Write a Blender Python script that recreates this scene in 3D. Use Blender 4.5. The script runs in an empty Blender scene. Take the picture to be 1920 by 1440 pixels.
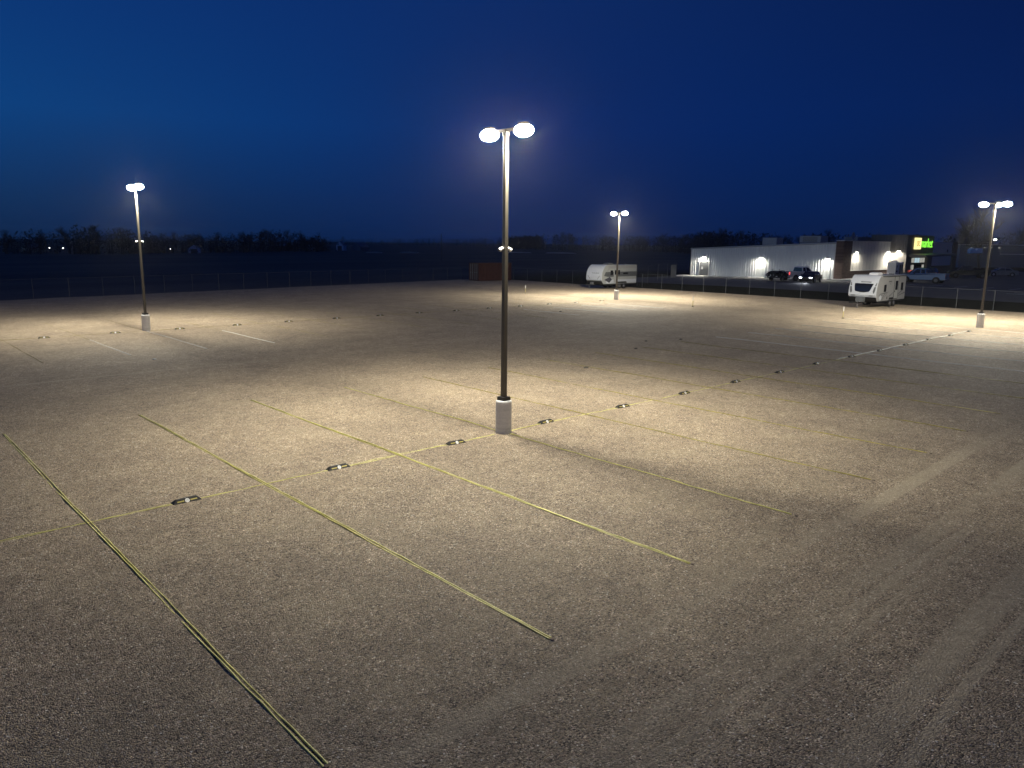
import bpy, math, random
from mathutils import Vector, Matrix, noise
R = math.radians
SC = bpy.context.scene
COL = SC.collection
random.seed(11)

# ------------------------------------------------------------------ helpers
def tag(o, label=None, cat=None, group=None, kind=None):
    if label: o['label'] = label
    if cat: o['category'] = cat
    if group: o['group'] = group
    if kind: o['kind'] = kind
    return o

def empty(name, loc=(0, 0, 0), rz=0.0, label=None, cat=None, group=None):
    o = bpy.data.objects.new(name, None); COL.objects.link(o)
    o.location = loc; o.rotation_euler = (0, 0, rz); o.empty_display_size = 0.2
    return tag(o, label, cat, group)

def copy_tree(o, parent=None):
    c = o.copy(); COL.objects.link(c); c.parent = parent
    for ch in o.children: copy_tree(ch, c)
    return c

class MB:
    """collects shapes, builds ONE mesh object"""
    def __init__(s): s.v = []; s.f = []; s.mi = []
    def add(s, vs, fs, m=0):
        b = len(s.v); s.v += [tuple(q) for q in vs]
        s.f += [tuple(i + b for i in f) for f in fs]; s.mi += [m] * len(fs); return s
    def box(s, c, d, rz=0.0, m=0, top=(1, 1), M=None):
        x, y, z = d[0] / 2, d[1] / 2, d[2] / 2
        q = [(-x, -y, -z), (x, -y, -z), (x, y, -z), (-x, y, -z),
             (-x * top[0], -y * top[1], z), (x * top[0], -y * top[1], z), (x * top[0], y * top[1], z), (-x * top[0], y * top[1], z)]
        T = Matrix.Translation(Vector(c)) @ Matrix.Rotation(rz, 4, 'Z')
        if M is not None: T = Matrix.Translation(Vector(c)) @ M
        return s.add([T @ Vector(p) for p in q], [(0, 3, 2, 1), (4, 5, 6, 7), (0, 1, 5, 4), (1, 2, 6, 5), (2, 3, 7, 6), (3, 0, 4, 7)], m)
    def b2(s, a, b, m=0):
        return s.box([(a[i] + b[i]) / 2 for i in range(3)], [abs(b[i] - a[i]) for i in range(3)], 0, m)
    def tube(s, p0, p1, r0, r1=None, n=12, m=0, cap=True):
        r1 = r0 if r1 is None else r1
        p0 = Vector(p0); p1 = Vector(p1); d = (p1 - p0)
        if d.length < 1e-6: return s
        d.normalize(); a = d.orthogonal().normalized(); b = d.cross(a)
        vs = []
        for p, r in ((p0, r0), (p1, r1)):
            for k in range(n):
                t = 2 * math.pi * k / n; vs.append(p + (a * math.cos(t) + b * math.sin(t)) * r)
        fs = [(k, (k + 1) % n, n + (k + 1) % n, n + k) for k in range(n)]
        if cap: fs += [tuple(range(n - 1, -1, -1)), tuple(range(n, 2 * n))]
        return s.add(vs, fs, m)
    def prism(s, prof, y0, y1, m=0, inset=None):
        """prof: list of (x,z), extruded in y; inset: optional fn(x,z)->dy pulled towards centre"""
        n = len(prof); g = inset or (lambda x, z: 0)
        vs = [(x, y0 + g(x, z), z) for x, z in prof] + [(x, y1 - g(x, z), z) for x, z in prof]
        fs = [(k, (k + 1) % n, n + (k + 1) % n, n + k) for k in range(n)] + [tuple(range(n - 1, -1, -1)), tuple(range(n, 2 * n))]
        return s.add(vs, fs, m)
    def lathe(s, prof, c=(0, 0, 0), n=24, m=0):
        vs = []
        for r, z in prof:
            for k in range(n):
                t = 2 * math.pi * k / n; vs.append((c[0] + r * math.cos(t), c[1] + r * math.sin(t), c[2] + z))
        L = len(prof)
        fs = [(i * n + k, i * n + (k + 1) % n, (i + 1) * n + (k + 1) % n, (i + 1) * n + k) for i in range(L - 1) for k in range(n)]
        fs += [tuple(range(n - 1, -1, -1)), tuple(range((L - 1) * n, L * n))]
        return s.add(vs, fs, m)
    def build(s, name, mats, parent=None, smooth=False, bevel=0, loc=None):
        me = bpy.data.meshes.new(name); me.from_pydata(s.v, [], s.f)
        if not isinstance(mats, (list, tuple)): mats = [mats]
        for m in mats: me.materials.append(m)
        for p, k in zip(me.polygons, s.mi): p.material_index = k; p.use_smooth = smooth
        me.update()
        o = bpy.data.objects.new(name, me); COL.objects.link(o)
        if parent: o.parent = parent
        if loc: o.location = loc
        if bevel:
            b = o.modifiers.new('bevel', 'BEVEL'); b.width = bevel; b.segments = 2; b.limit_method = 'ANGLE'; b.angle_limit = R(35)
        return o

# ------------------------------------------------------------------ materials
def newmat(name):
    m = bpy.data.materials.new(name); m.use_nodes = True
    nt = m.node_tree; return m, nt, nt.nodes['Principled BSDF']

def L(nt, a, b): nt.links.new(a, b)

def mat(name, col, rough=.6, metal=0, var=.12, scale=3.0, spec=.4, bump=0.0, bscale=40):
    m, nt, p = newmat(name)
    p.inputs['Roughness'].default_value = rough; p.inputs['Metallic'].default_value = metal
    p.inputs['Specular IOR Level'].default_value = spec
    tc = nt.nodes.new('ShaderNodeTexCoord'); no = nt.nodes.new('ShaderNodeTexNoise')
    no.inputs['Scale'].default_value = scale; no.inputs['Detail'].default_value = 6
    L(nt, tc.outputs['Object'], no.inputs['Vector'])
    mx = nt.nodes.new('ShaderNodeMixRGB'); mx.inputs[1].default_value = (*[c * (1 - var) for c in col], 1)
    mx.inputs[2].default_value = (*[min(1, c * (1 + var)) for c in col], 1)
    L(nt, no.outputs['Fac'], mx.inputs[0]); L(nt, mx.outputs[0], p.inputs['Base Color'])
    if bump:
        n2 = nt.nodes.new('ShaderNodeTexNoise'); n2.inputs['Scale'].default_value = bscale; L(nt, tc.outputs['Object'], n2.inputs['Vector'])
        b = nt.nodes.new('ShaderNodeBump'); b.inputs['Strength'].default_value = bump; b.inputs['Distance'].default_value = .02
        L(nt, n2.outputs['Fac'], b.inputs['Height']); L(nt, b.outputs[0], p.inputs['Normal'])
    return m

def emis(name, col, s):
    m, nt, p = newmat(name); nt.nodes.remove(p)
    e = nt.nodes.new('ShaderNodeEmission'); e.inputs[0].default_value = (*col, 1); e.inputs[1].default_value = s
    L(nt, e.outputs[0], nt.nodes['Material Output'].inputs[0]); return m

def math_(nt, op, a, b=None, c=None):
    n = nt.nodes.new('ShaderNodeMath'); n.operation = op
    for i, v in enumerate((a, b, c)):
        if v is None: continue
        if isinstance(v, (int, float)): n.inputs[i].default_value = v
        else: L(nt, v, n.inputs[i])
    return n.outputs[0]

def ramp(nt, fac, stops):
    r = nt.nodes.new('ShaderNodeValToRGB'); e = r.color_ramp.elements
    while len(e) < len(stops): e.new(.5)
    for k, (p, c) in enumerate(stops):
        e[k].position = p; e[k].color = (*c, 1) if isinstance(c, tuple) else (c, c, c, 1)
    L(nt, fac, r.inputs[0]); return r.outputs[0]

def noise_(nt, vec, scale, detail=4, rough=.5, sc3=None):
    if sc3:
        mp = nt.nodes.new('ShaderNodeMapping'); mp.inputs['Scale'].default_value = sc3; L(nt, vec, mp.inputs[0]); vec = mp.outputs[0]
    n = nt.nodes.new('ShaderNodeTexNoise'); n.inputs['Scale'].default_value = scale; n.inputs['Detail'].default_value = detail
    n.inputs['Roughness'].default_value = rough; L(nt, vec, n.inputs['Vector']); return n.outputs['Fac']

def gravel_mat():
    m, nt, p = newmat('crushed_gravel')
    tc = nt.nodes.new('ShaderNodeTexCoord'); v = tc.outputs['Object']
    def vor(scale, rnd=1.0):
        n = nt.nodes.new('ShaderNodeTexVoronoi'); n.inputs['Scale'].default_value = scale; n.inputs['Randomness'].default_value = rnd
        L(nt, v, n.inputs['Vector']); return n
    # warp so the stones are angular and uneven
    v1 = vor(46); v2 = vor(85); v3 = vor(17)
    def lum(c):
        s = nt.nodes.new('ShaderNodeSeparateColor'); L(nt, c, s.inputs[0]); return s.outputs
    a = lum(v1.outputs['Color']); b = lum(v2.outputs['Color']); c3 = lum(v3.outputs['Color'])
    stone = ramp(nt, a[0], [(0, (.06, .05, .04)), (.22, (.17, .14, .105)), (.6, (.37, .312, .22)), (.86, (.50, .43, .315)), (1, (.80, .71, .55))])
    fine = ramp(nt, b[0], [(0, (.18, .15, .105)), (.5, (.35, .295, .205)), (1, (.54, .46, .34))])
    mixf = math_(nt, 'GREATER_THAN', a[1], .42)
    mx = nt.nodes.new('ShaderNodeMixRGB'); L(nt, mixf, mx.inputs[0]); L(nt, fine, mx.inputs[1]); L(nt, stone, mx.inputs[2])
    # tint variety of stones: greyer / redder
    tint = ramp(nt, a[2], [(0, (1.04, .95, .86)), (.5, (.97, .98, 1.02)), (1, (1.06, .95, 1.0))])
    m2 = nt.nodes.new('ShaderNodeMixRGB'); m2.blend_type = 'MULTIPLY'; m2.inputs[0].default_value = 1; L(nt, mx.outputs[0], m2.inputs[1]); L(nt, tint, m2.inputs[2])
    # broad patches: compaction, spread of fines, damp darker spots
    v4 = vor(21); c4 = lum(v4.outputs['Color'])
    chip = math_(nt, 'MULTIPLY', math_(nt, 'GREATER_THAN', c4[0], .93), math_(nt, 'LESS_THAN', v4.outputs['Distance'], .30))
    chipd = math_(nt, 'MULTIPLY', math_(nt, 'LESS_THAN', c4[0], .10), math_(nt, 'LESS_THAN', v4.outputs['Distance'], .34))
    mc = nt.nodes.new('ShaderNodeMixRGB'); L(nt, chip, mc.inputs[0]); L(nt, m2.outputs[0], mc.inputs[1]); mc.inputs[2].default_value = (.85, .80, .70, 1)
    md = nt.nodes.new('ShaderNodeMixRGB'); L(nt, chipd, md.inputs[0]); L(nt, mc.outputs[0], md.inputs[1]); md.inputs[2].default_value = (.07, .055, .05, 1); m2 = md
    pn = noise_(nt, v, .55, 6, .6); pn2 = noise_(nt, v, .12, 4, .55); pn3 = noise_(nt, v, 3.2, 5, .65)
    patch = ramp(nt, pn, [(.28, (.80, .78, .78)), (.72, (1.16, 1.14, 1.10))])
    patch2 = ramp(nt, pn2, [(.3, .92), (.7, 1.08)])
    patch3 = ramp(nt, pn3, [(.25, .74), (.75, 1.24)])
    def mul(x, y):
        q = nt.nodes.new('ShaderNodeMixRGB'); q.blend_type = 'MULTIPLY'; q.inputs[0].default_value = 1; L(nt, x, q.inputs[1]); L(nt, y, q.inputs[2]); return q.outputs[0]
    col = mul(mul(mul(m2.outputs[0], patch), patch2), patch3)
    # wheel tracks: lighter, compacted fines along the drive aisles (run along X)
    sp = nt.nodes.new('ShaderNodeSeparateXYZ'); L(nt, v, sp.inputs[0]); X, Y = sp.outputs[0], sp.outputs[1]
    wob = math_(nt, 'MULTIPLY', math_(nt, 'SUBTRACT', noise_(nt, v, .05, 2), .5), .9)
    Yw = math_(nt, 'ADD', Y, wob)
    tot = None
    for y0, w in ((-9.75, .24), (-11.2, .26), (-11.62, .13), (-11.95, .09), (-13.05, .28), (-13.5, .10), (-14.8, .26), (-16.9, .3), (17.2, .12)):
        d = math_(nt, 'ABSOLUTE', math_(nt, 'SUBTRACT', Yw, y0))
        t = nt.nodes.new('ShaderNodeMapRange'); t.interpolation_type = 'SMOOTHSTEP'; t.inputs[1].default_value = w; t.inputs[2].default_value = w * .6
        t.inputs[3].default_value = 0; t.inputs[4].default_value = 1; L(nt, d, t.inputs[0])
        tot = t.outputs[0] if tot is None else math_(nt, 'MAXIMUM', tot, t.outputs[0])
    streak = noise_(nt, v, 1.0, 5, .7, (.22, 7, 1)); gate = noise_(nt, v, 1.0, 3, .5, (.09, .4, 1))
    g2 = ramp(nt, gate, [(.40, 0.0), (.58, 1.0)]); s2 = ramp(nt, streak, [(.25, .45), (.7, 1.0)])
    tr = math_(nt, 'MULTIPLY', math_(nt, 'MULTIPLY', tot, g2), s2)
    tr = math_(nt, 'MULTIPLY', tr, .66)
    m3 = nt.nodes.new('ShaderNodeMixRGB'); L(nt, tr, m3.inputs[0]); L(nt, col, m3.inputs[1])
    soil = ramp(nt, noise_(nt, v, 30, 4), [(.3, (.36, .305, .215)), (.7, (.50, .43, .31))]); L(nt, soil, m3.inputs[2])
    # smudges of brown dust in the aisles
    sm = math_(nt, 'MULTIPLY', ramp(nt, noise_(nt, v, 1, 5, .6, (.35, .9, 1)), [(.52, 0.0), (.72, 1.0)]), .40)
    m4 = nt.nodes.new('ShaderNodeMixRGB'); L(nt, sm, m4.inputs[0]); L(nt, m3.outputs[0], m4.inputs[1]); m4.inputs[2].default_value = (.36, .30, .205, 1)
    L(nt, m4.outputs[0], p.inputs['Base Color'])
    p.inputs['Roughness'].default_value = .85; p.inputs['Specular IOR Level'].default_value = .35; p.inputs['Diffuse Roughness'].default_value = .6
    h = math_(nt, 'ADD', math_(nt, 'MULTIPLY', v1.outputs['Distance'], -1.0), math_(nt, 'MULTIPLY', v2.outputs['Distance'], -.5))
    h = math_(nt, 'ADD', h, math_(nt, 'MULTIPLY', a[0], .5)); h = math_(nt, 'ADD', h, math_(nt, 'MULTIPLY', c3[0], .5))
    h = math_(nt, 'MULTIPLY', h, math_(nt, 'SUBTRACT', 1.0, math_(nt, 'MULTIPLY', tr, .8)))
    h = math_(nt, 'ADD', h, math_(nt, 'MULTIPLY', pn3, 2.0))
    b_ = nt.nodes.new('ShaderNodeBump'); b_.inputs['Strength'].default_value = .8; b_.inputs['Distance'].default_value = .024
    L(nt, h, b_.inputs['Height']); L(nt, b_.outputs[0], p.inputs['Normal'])
    return m

def asphalt_mat():
    m, nt, p = newmat('asphalt'); tc = nt.nodes.new('ShaderNodeTexCoord'); v = tc.outputs['Object']
    c = ramp(nt, noise_(nt, v, .5, 8, .7), [(.3, (.035, .037, .042)), (.7, (.075, .077, .083))]); L(nt, c, p.inputs['Base Color'])
    p.inputs['Roughness'].default_value = .8; return m

def field_mat():
    m, nt, p = newmat('dry_field'); tc = nt.nodes.new('ShaderNodeTexCoord'); v = tc.outputs['Object']
    a = noise_(nt, v, 1, 6, .6, (.012, .05, 1)); b = noise_(nt, v, .9, 8, .75)
    f = math_(nt, 'ADD', math_(nt, 'MULTIPLY', a, .6), math_(nt, 'MULTIPLY', b, .4))
    c = ramp(nt, f, [(.3, (.09, .085, .08)), (.5, (.14, .13, .12)), (.7, (.21, .19, .17))])
    # the mown ditch between the lot and the shop is dark damp soil and short green grass
    sp = nt.nodes.new('ShaderNodeSeparateXYZ'); L(nt, v, sp.inputs[0])
    d1 = nt.nodes.new('ShaderNodeMapRange'); d1.inputs[1].default_value = 92; d1.inputs[2].default_value = 70; L(nt, math_(nt, 'ADD', sp.outputs[1], math_(nt, 'MULTIPLY', b, 14)), d1.inputs[0])
    d2 = nt.nodes.new('ShaderNodeMapRange'); d2.inputs[1].default_value = 58; d2.inputs[2].default_value = 64; L(nt, sp.outputs[0], d2.inputs[0]); dd = math_(nt, 'MULTIPLY', d1.outputs[0], d2.outputs[0])
    ditch = ramp(nt, f, [(.3, (.018, .019, .016)), (.7, (.045, .045, .035))])
    mm = nt.nodes.new('ShaderNodeMixRGB'); L(nt, dd, mm.inputs[0]); L(nt, c, mm.inputs[1]); L(nt, ditch, mm.inputs[2]); L(nt, mm.outputs[0], p.inputs['Base Color'])
    p.inputs['Roughness'].default_value = 1; p.inputs['Specular IOR Level'].default_value = 0; return m

def concrete_mat():
    m, nt, p = newmat('cast_concrete'); tc = nt.nodes.new('ShaderNodeTexCoord'); v = tc.outputs['Object']
    a = noise_(nt, v, 1, 5, .6, (1.2, 1.2, 9)); b = noise_(nt, v, 18, 6, .6)
    f = math_(nt, 'ADD', math_(nt, 'MULTIPLY', a, .65), math_(nt, 'MULTIPLY', b, .35))
    c = ramp(nt, f, [(.3, (.42, .42, .42)), (.5, (.56, .56, .56)), (.68, (.66, .65, .64))]); L(nt, c, p.inputs['Base Color'])
    bu = nt.nodes.new('ShaderNodeBump'); bu.inputs['Strength'].default_value = .4; bu.inputs['Distance'].default_value = .01
    L(nt, f, bu.inputs['Height']); L(nt, bu.outputs[0], p.inputs['Normal']); p.inputs['Roughness'].default_value = .85; return m

def brick_mat():
    m, nt, p = newmat('brown_brick'); tc = nt.nodes.new('ShaderNodeTexCoord')
    br = nt.nodes.new('ShaderNodeTexBrick'); br.inputs['Scale'].default_value = 1
    mp = nt.nodes.new('ShaderNodeMapping'); mp.inputs['Rotation'].default_value = (R(90), 0, 0)
    L(nt, tc.outputs['Object'], mp.inputs[0]); L(nt, mp.outputs[0], br.inputs['Vector'])
    br.inputs['Color1'].default_value = (.085, .05, .04, 1); br.inputs['Color2'].default_value = (.13, .085, .065, 1); br.inputs['Mortar'].default_value = (.16, .14, .125, 1)
    br.inputs['Brick Width'].default_value = .4; br.inputs['Row Height'].default_value = .2; br.inputs['Mortar Size'].default_value = .015
    L(nt, br.outputs['Color'], p.inputs['Base Color']); p.inputs['Roughness'].default_value = .9; return m

def rope_mat(name, c1, c2):
    m, nt, p = newmat(name); tc = nt.nodes.new('ShaderNodeTexCoord'); v = tc.outputs['Object']
    c = ramp(nt, noise_(nt, v, 2.5, 6, .75), [(.3, c1), (.62, c2)]); L(nt, c, p.inputs['Base Color'])
    p.inputs['Roughness'].default_value = .55; p.inputs['Specular IOR Level'].default_value = .5
    return m

M = dict(
    gravel=gravel_mat(), asphalt=asphalt_mat(), field=field_mat(), concrete=concrete_mat(), brick=brick_mat(),
    bronze=mat('bronze_painted_steel', (.055, .048, .038), .35, .0, .1, spec=.5),
    cover=mat('black_base_cover', (.018, .017, .016), .5),
    fencem=mat('dull_fence_steel', (.09, .095, .10), .7, 0, .2),
    galv=mat('galvanised_steel', (.42, .43, .45), .45, .7, .15),
    rubber=mat('recycled_rubber', (.018, .017, .016), .7, 0, .3, 25, bump=.4),
    strip=mat('yellow_reflective_strip', (.42, .35, .10), .5, 0, .15, 10),
    white=mat('white_gelcoat', (.52, .54, .58), .28, 0, .03),
    whitep=mat('white_plastic', (.82, .82, .82), .35, 0, .03),
    silverwall=mat('grey_fibreglass_side', (.36, .37, .36), .35, 0, .06),
    darkstone=mat('dark_stone', (.10, .085, .075), .9, 0, .3, 8),
    lgrey=mat('light_grey_laminate', (.31, .31, .31), .35, 0, .05),
    dgrey=mat('dark_grey_laminate', (.10, .105, .11), .35, 0, .08),
    black=mat('matte_black', (.012, .012, .013), .6, 0, .2),
    glass=mat('dark_tinted_glass', (.01, .011, .014), .06, 0, .1, spec=.8),
    tyre=mat('tyre_rubber', (.015, .015, .015), .85, 0, .2),
    chrome=mat('bright_metal', (.6, .6, .62), .25, .9, .05),
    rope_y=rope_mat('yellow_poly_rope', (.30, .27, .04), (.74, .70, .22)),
    rope_d=rope_mat('shadowed_yellow_rope', (.10, .08, .02), (.33, .28, .05)),  # browner and darker, the thin ropes' shadow painted into the colour
    rope_w=rope_mat('sheen_white_rope', (.62, .60, .52), (.80, .79, .74)),  # whitened colour paints in the bright sheen along the sightline
    panel_g=mat('light_grey_ribbed_steel', (.66, .69, .68), .5, .0, .05, .5),
    panel_w=mat('pale_stucco_panel', (.60, .58, .53), .8, 0, .05, 1.2),
    panel_d=mat('dark_bronze_ribbed_steel', (.13, .12, .11), .45, .2, .1, .8),
    trim=mat('pale_metal_trim', (.62, .62, .60), .4, .2, .04),
    roofm=mat('grey_roof_sheet', (.25, .26, .27), .6, .2, .08),
    redp=mat('red_paint', (.42, .05, .04), .5),
    container=mat('rust_red_container_paint', (.075, .022, .018), .7, 0, .35, 2),
    woodpole=mat('weathered_pole_wood', (.12, .09, .07), .9),
    bark=mat('winter_bark', (.055, .05, .048), .95, 0, .3, 2),
    twig=mat('bare_twigs', (.05, .045, .043), .95, 0, .3, 1),
    barnw=mat('white_barn_boards', (.82, .84, .86), .8, 0, .06, 1),
    barnr=mat('blue_grey_barn_roof', (.14, .17, .21), .6, .1, .1, .5),
    barnd=mat('dark_red_boards', (.10, .03, .025), .85, 0, .2),
    pave=mat('pale_concrete_walk', (.45, .45, .44), .85, 0, .1, 1),
    linep=mat('worn_white_marking', (.42, .42, .42), .8, 0, .3, 3),
    blue=mat('silver_blue_car_paint', (.09, .16, .29), .3, .2, .03),
    silver=mat('silver_car_paint', (.62, .64, .67), .35, .2, .03),
    blackpaint=mat('black_car_paint', (.012, .012, .014), .2, 0, .03, spec=.7),
    greyp=mat('grey_green_car_paint', (.22, .25, .26), .3, .4, .03),
    darkp=mat('dark_blue_car_paint', (.02, .025, .05), .25, .2, .03),
)
M['lens'] = emis('lit_lens_bloom', (1.0, .95, .86), 260)
M['lens2'] = emis('lit_wall_pack_lens', (1.0, .96, .86), 40)
M['green'] = emis('green_sign_letters', (.22, .85, .06), 1.5)
M['yel'] = emis('yellow_sign_panel', (1.0, .90, .36), 1.25)
M['orange'] = emis('orange_sign_letters', (.8, .55, .12), .8)
M['head'] = emis('lit_headlight', (.85, .9, 1.0), 14)
M['tail'] = emis('lit_tail_light', (1.0, .08, .08), 2.2)
M['shop'] = emis('lit_shop_interior', (.62, .85, .95), .65)
M['shop2'] = emis('warm_lit_shop_interior', (.75, .75, .66), .45)
M['yard'] = emis('lit_yard_bulb', (1.0, .97, .92), 6)

# ------------------------------------------------------------------ ground shape
def ss(x, a, b):
    t = max(0, min(1, (x - a) / (b - a))); return t * t * (3 - 2 * t)
def tz(x, y):                       # rise towards the shop's car park
    return .8 * ss(x, 64, 77) * (1 - .5 * ss(y, 32, 58)) * (1 - ss(y, 75, 130)) * (1 - .0 * x)
def gh(x, y):                       # gentle unevenness of the gravel pad
    z = noise.noise(Vector((x * .16, y * .16, 3.1))) * .025 + noise.noise(Vector((x * .8, y * .8, 7.7))) * .008
    for y0 in (-9.9, -11.35, -13.05, -14.8, 17.2, 19.0, 21.0):
        z -= .012 * max(0, 1 - abs(y - y0) / .4)
    return z
FY = lambda x: 64.0 + .16 * x      # far fence line
def grid(name, xs, ys, fz, m, ok=None):
    g = MB(); nx, ny = len(xs), len(ys)
    g.v = [(x, y, fz(x, y)) for y in ys for x in xs]
    for j in range(ny - 1):
        for i in range(nx - 1):
            g.f.append((j * nx + i, j * nx + i + 1, (j + 1) * nx + i + 1, (j + 1) * nx + i)); g.mi.append(0)
    o = g.build(name, m, smooth=True); tag(o, kind='structure'); return o
def fr(a, b, s):
    n = int(round((b - a) / s)); return [a + (b - a) * k / n for k in range(n + 1)]
# gravel pad, far edge follows the fence
g = MB(); xs = fr(-46, 63.1, .45); ny = 250
for j in range(ny + 1):
    for x in xs:
        top = FY(x) - .35 + noise.noise(Vector((x * .3, 0, 0))) * .25
        y = -44 + (top + 44) * j / ny; g.v.append((x if x < 63 else x + noise.noise(Vector((0, y * .3, 4))) * .25, y, gh(x, y)))
nx = len(xs)
for j in range(ny):
    for i in range(nx - 1): g.f.append((j * nx + i, j * nx + i + 1, (j + 1) * nx + i + 1, (j + 1) * nx + i)); g.mi.append(0)
tag(g.build('gravel_lot', M['gravel'], smooth=True), kind='structure')
gx = [-3000, -1500, -700, -300, -120] + fr(-60, 180, 4) + [210, 260, 340, 500, 800, 1500, 3000]
gy = [-3000, -1500, -700, -300, -120] + fr(-60, 140, 4) + [170, 210, 280, 400, 700, 1500, 3000]
grid('ground', gx, gy, lambda x, y: tz(x, y) - .09, M['field'])
grid('parking_lot', fr(70.5, 170, 2), fr(-60, 57.6, 2), lambda x, y: tz(x, y), M['asphalt'])
w = MB(); w.b2((92.2, 31.0, .3), (94.35, 58.5, .52)).b2((94.35, 29.0, .5), (143, 31.7, .93)).b2((90.2, 52.6, .2), (92.2, 58.5, .5))
for k in range(13): w.b2((92.2, 29 + 2 * k + .0, .42), (94.35, 31 + 2 * k, .94 - .034 * k))
tag(w.build('pavement', M['pave']), kind='structure')
# stall markings on the car park
w = MB()
for k in range(9):
    x = 84 + k * 2.9
    if x < 92: continue
for y in fr(6, 46, 2.9): w.b2((86.6, y, tz(89, y) - .04), (91.6, y + .12, tz(89, y) + .008))
for x in fr(78, 112, 2.9): w.b2((x, 2, .74), (x + .12, 7, .812))
tag(w.build('road_markings', M['linep']), kind='structure')

# ------------------------------------------------------------------ lamp posts
IES = """IESNA:LM-63-1995
[TEST] lamp
TILT=NONE
1 1000 1 19 1 1 2 .3 .3 .1
1 1 100
0 5 10 15 20 25 30 35 40 45 50 55 60 65 70 75 80 85 90
0
%s
"""
def ies_text(name, vals):
    t = bpy.data.texts.new(name); t.write(IES % ' '.join(str(int(v * 1000)) for v in vals)); return t
AREA = ies_text('area_optics', [.80, .80, .82, .87, .95, 1.08, 1.26, 1.46, 1.62, 1.66, 1.60, 1.42, 1.10, .84, .70, .55, .32, .16, .03])
WALL = ies_text('wall_optics', [1, 1, 1.05, 1.1, 1.15, 1.2, 1.3, 1.4, 1.45, 1.4, 1.3, 1.15, 1, .8, .6, .4, .25, .1, 0])
def lamp(name, loc, power, col, ies, size=.1, parent=None):
    ld = bpy.data.lights.new(name, 'POINT'); ld.energy = power; ld.color = col; ld.shadow_soft_size = size
    ld.use_nodes = True; nt = ld.node_tree; e = nt.nodes.get('Emission')
    i = nt.nodes.new('ShaderNodeTexIES'); i.mode = 'INTERNAL'; i.ies = ies
    i.inputs['Strength'].default_value = 1.0
    nt.links.new(i.outputs[0], e.inputs['Strength'])
    o = bpy.data.objects.new(name, ld); COL.objects.link(o); o.location = loc
    if parent: o.parent = parent
    return o
POLE_P = 40.0; WARM = (1.0, .95, .78)
H = 8.38
def square_tube(mb, x, y, z0, z1, w0, w1, m=0):
    mb.box((x, y, (z0 + z1) / 2), (w0, w0, z1 - z0), 0, m, (w1 / w0, w1 / w0))
def luminaire(root, dx, dy, power=POLE_P):
    """one shoebox head: housing > lens, arm"""
    d = Vector((dx, dy, 0)); a = math.atan2(dy, dx)
    hd = MB(); c = d * .70 + Vector((0, 0, H + .10)); M4 = Matrix.Rotation(a, 4, 'Z')
    hd.box(c + Vector((0, 0, .155)), (.34, .24, .07), 0, 0, (.75, .7), M4)
    for k in range(-3, 4): hd.box(c + d * (.04 * k) + Vector((0, 0, .195)), (.012, .18, .03), 0, 0, (1, 1), M4)
    h = hd.build('lamp_head', M['bronze'], root, bevel=.012)
    ar = MB(); ar.box(d * .30 + Vector((0, 0, H + .17)), (.56, .06, .07), 0, 0, (1, 1), M4); ar.build('arm', M['bronze'], root)
    # lens swollen into a glowing globe, its shape standing in for bloom
    n = 24; prof = [(math.cos(R(q)), math.sin(R(q))) for q in (62, 48, 32, 16, 0, -16, -32, -48, -64, -80)]; vs = []
    for rr, z in prof:
        for k in range(n):
            t = 2 * math.pi * k / n; vs.append(M4 @ Vector((.30 * rr * math.cos(t), .225 * rr * math.sin(t), z * .165)) + c)
    fs = [(i * n + k, i * n + (k + 1) % n, (i + 1) * n + (k + 1) % n, (i + 1) * n + k) for i in range(len(prof) - 1) for k in range(n)]
    fs.append(tuple(range((len(prof) - 1) * n, len(prof) * n)))
    MB().add(vs, fs).build('lens', M['lens'], h, smooth=True)
    lamp('lamp_light', c + Vector((0, 0, -.30)), power, WARM, AREA, .12, root)
def lamp_post(x, y, label, heads, cams=True, box=False, power=POLE_P, aim=1.0):
    t = empty('lamp_post', (x, y, 0), 0, label, 'lamp post', 'tall parking lot lamp posts on concrete bases')
    MB().lathe([(.235, -.3), (.235, .93), (.222, .965), (.20, .975)], n=40).build('concrete_base', M['concrete'], t)
    b = MB(); b.box((0, 0, 1.03), (.29, .29, .11), R(6), 0, (.96, .96)); b.build('base_cover', M['cover'], t, bevel=.012)
    p = MB(); square_tube(p, 0, 0, 1.08, H + .02, .135, .115); square_tube(p, 0, 0, H + .02, H + .13, .15, .14)
    pl = p.build('pole', M['bronze'], t, bevel=.008)
    hb = MB(); hb.box((.078, 0, 1.62), (.02, .075, .13)); hb.build('hand_hole_cover', M['cover'], pl)
    for dx, dy in heads: luminaire(t, dx, dy, power * (aim if dy > 0 else 2 - aim))
    if cams:
        for s in (-1, 1):
            ctr = Vector((s * .065, 0, 5.36)); out = Vector((s, 0, -.45)).normalized(); up = Vector((0, 0, .02))
            cm = MB(); cm.tube(ctr, ctr + out * .06, .014, .014, 8); cm.tube(ctr + out * .035 + up, ctr + out * .175 + up, .036, .052, 14)
            c_ = cm.build('security_camera', M['whitep'], t, bevel=.005)
            MB().tube(ctr + out * .176 + up, ctr + out * .181 + up, .036, .036, 12).build('glass_front', M['glass'], c_)
    return t
YY = [(0, 1), (0, -1)]
lamp_post(0, 0, 'tallest looking lamp post, standing in the middle of the picture between yellow stall ropes', YY, power=POLE_P * 1.06, aim=1.22)
lamp_post(0, 32.5, 'lamp post on the left of the lot with its two heads seen in line', YY)
lamp_post(44.6, 32.5, 'far lamp post standing in front of the grey and white travel trailer', YY, cams=False, power=POLE_P * 2.4)
lamp_post(45.7, .35, 'right hand lamp post with three lit heads beside the row end', YY + [(1, 0)], cams=False, power=POLE_P * 1.55)

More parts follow.
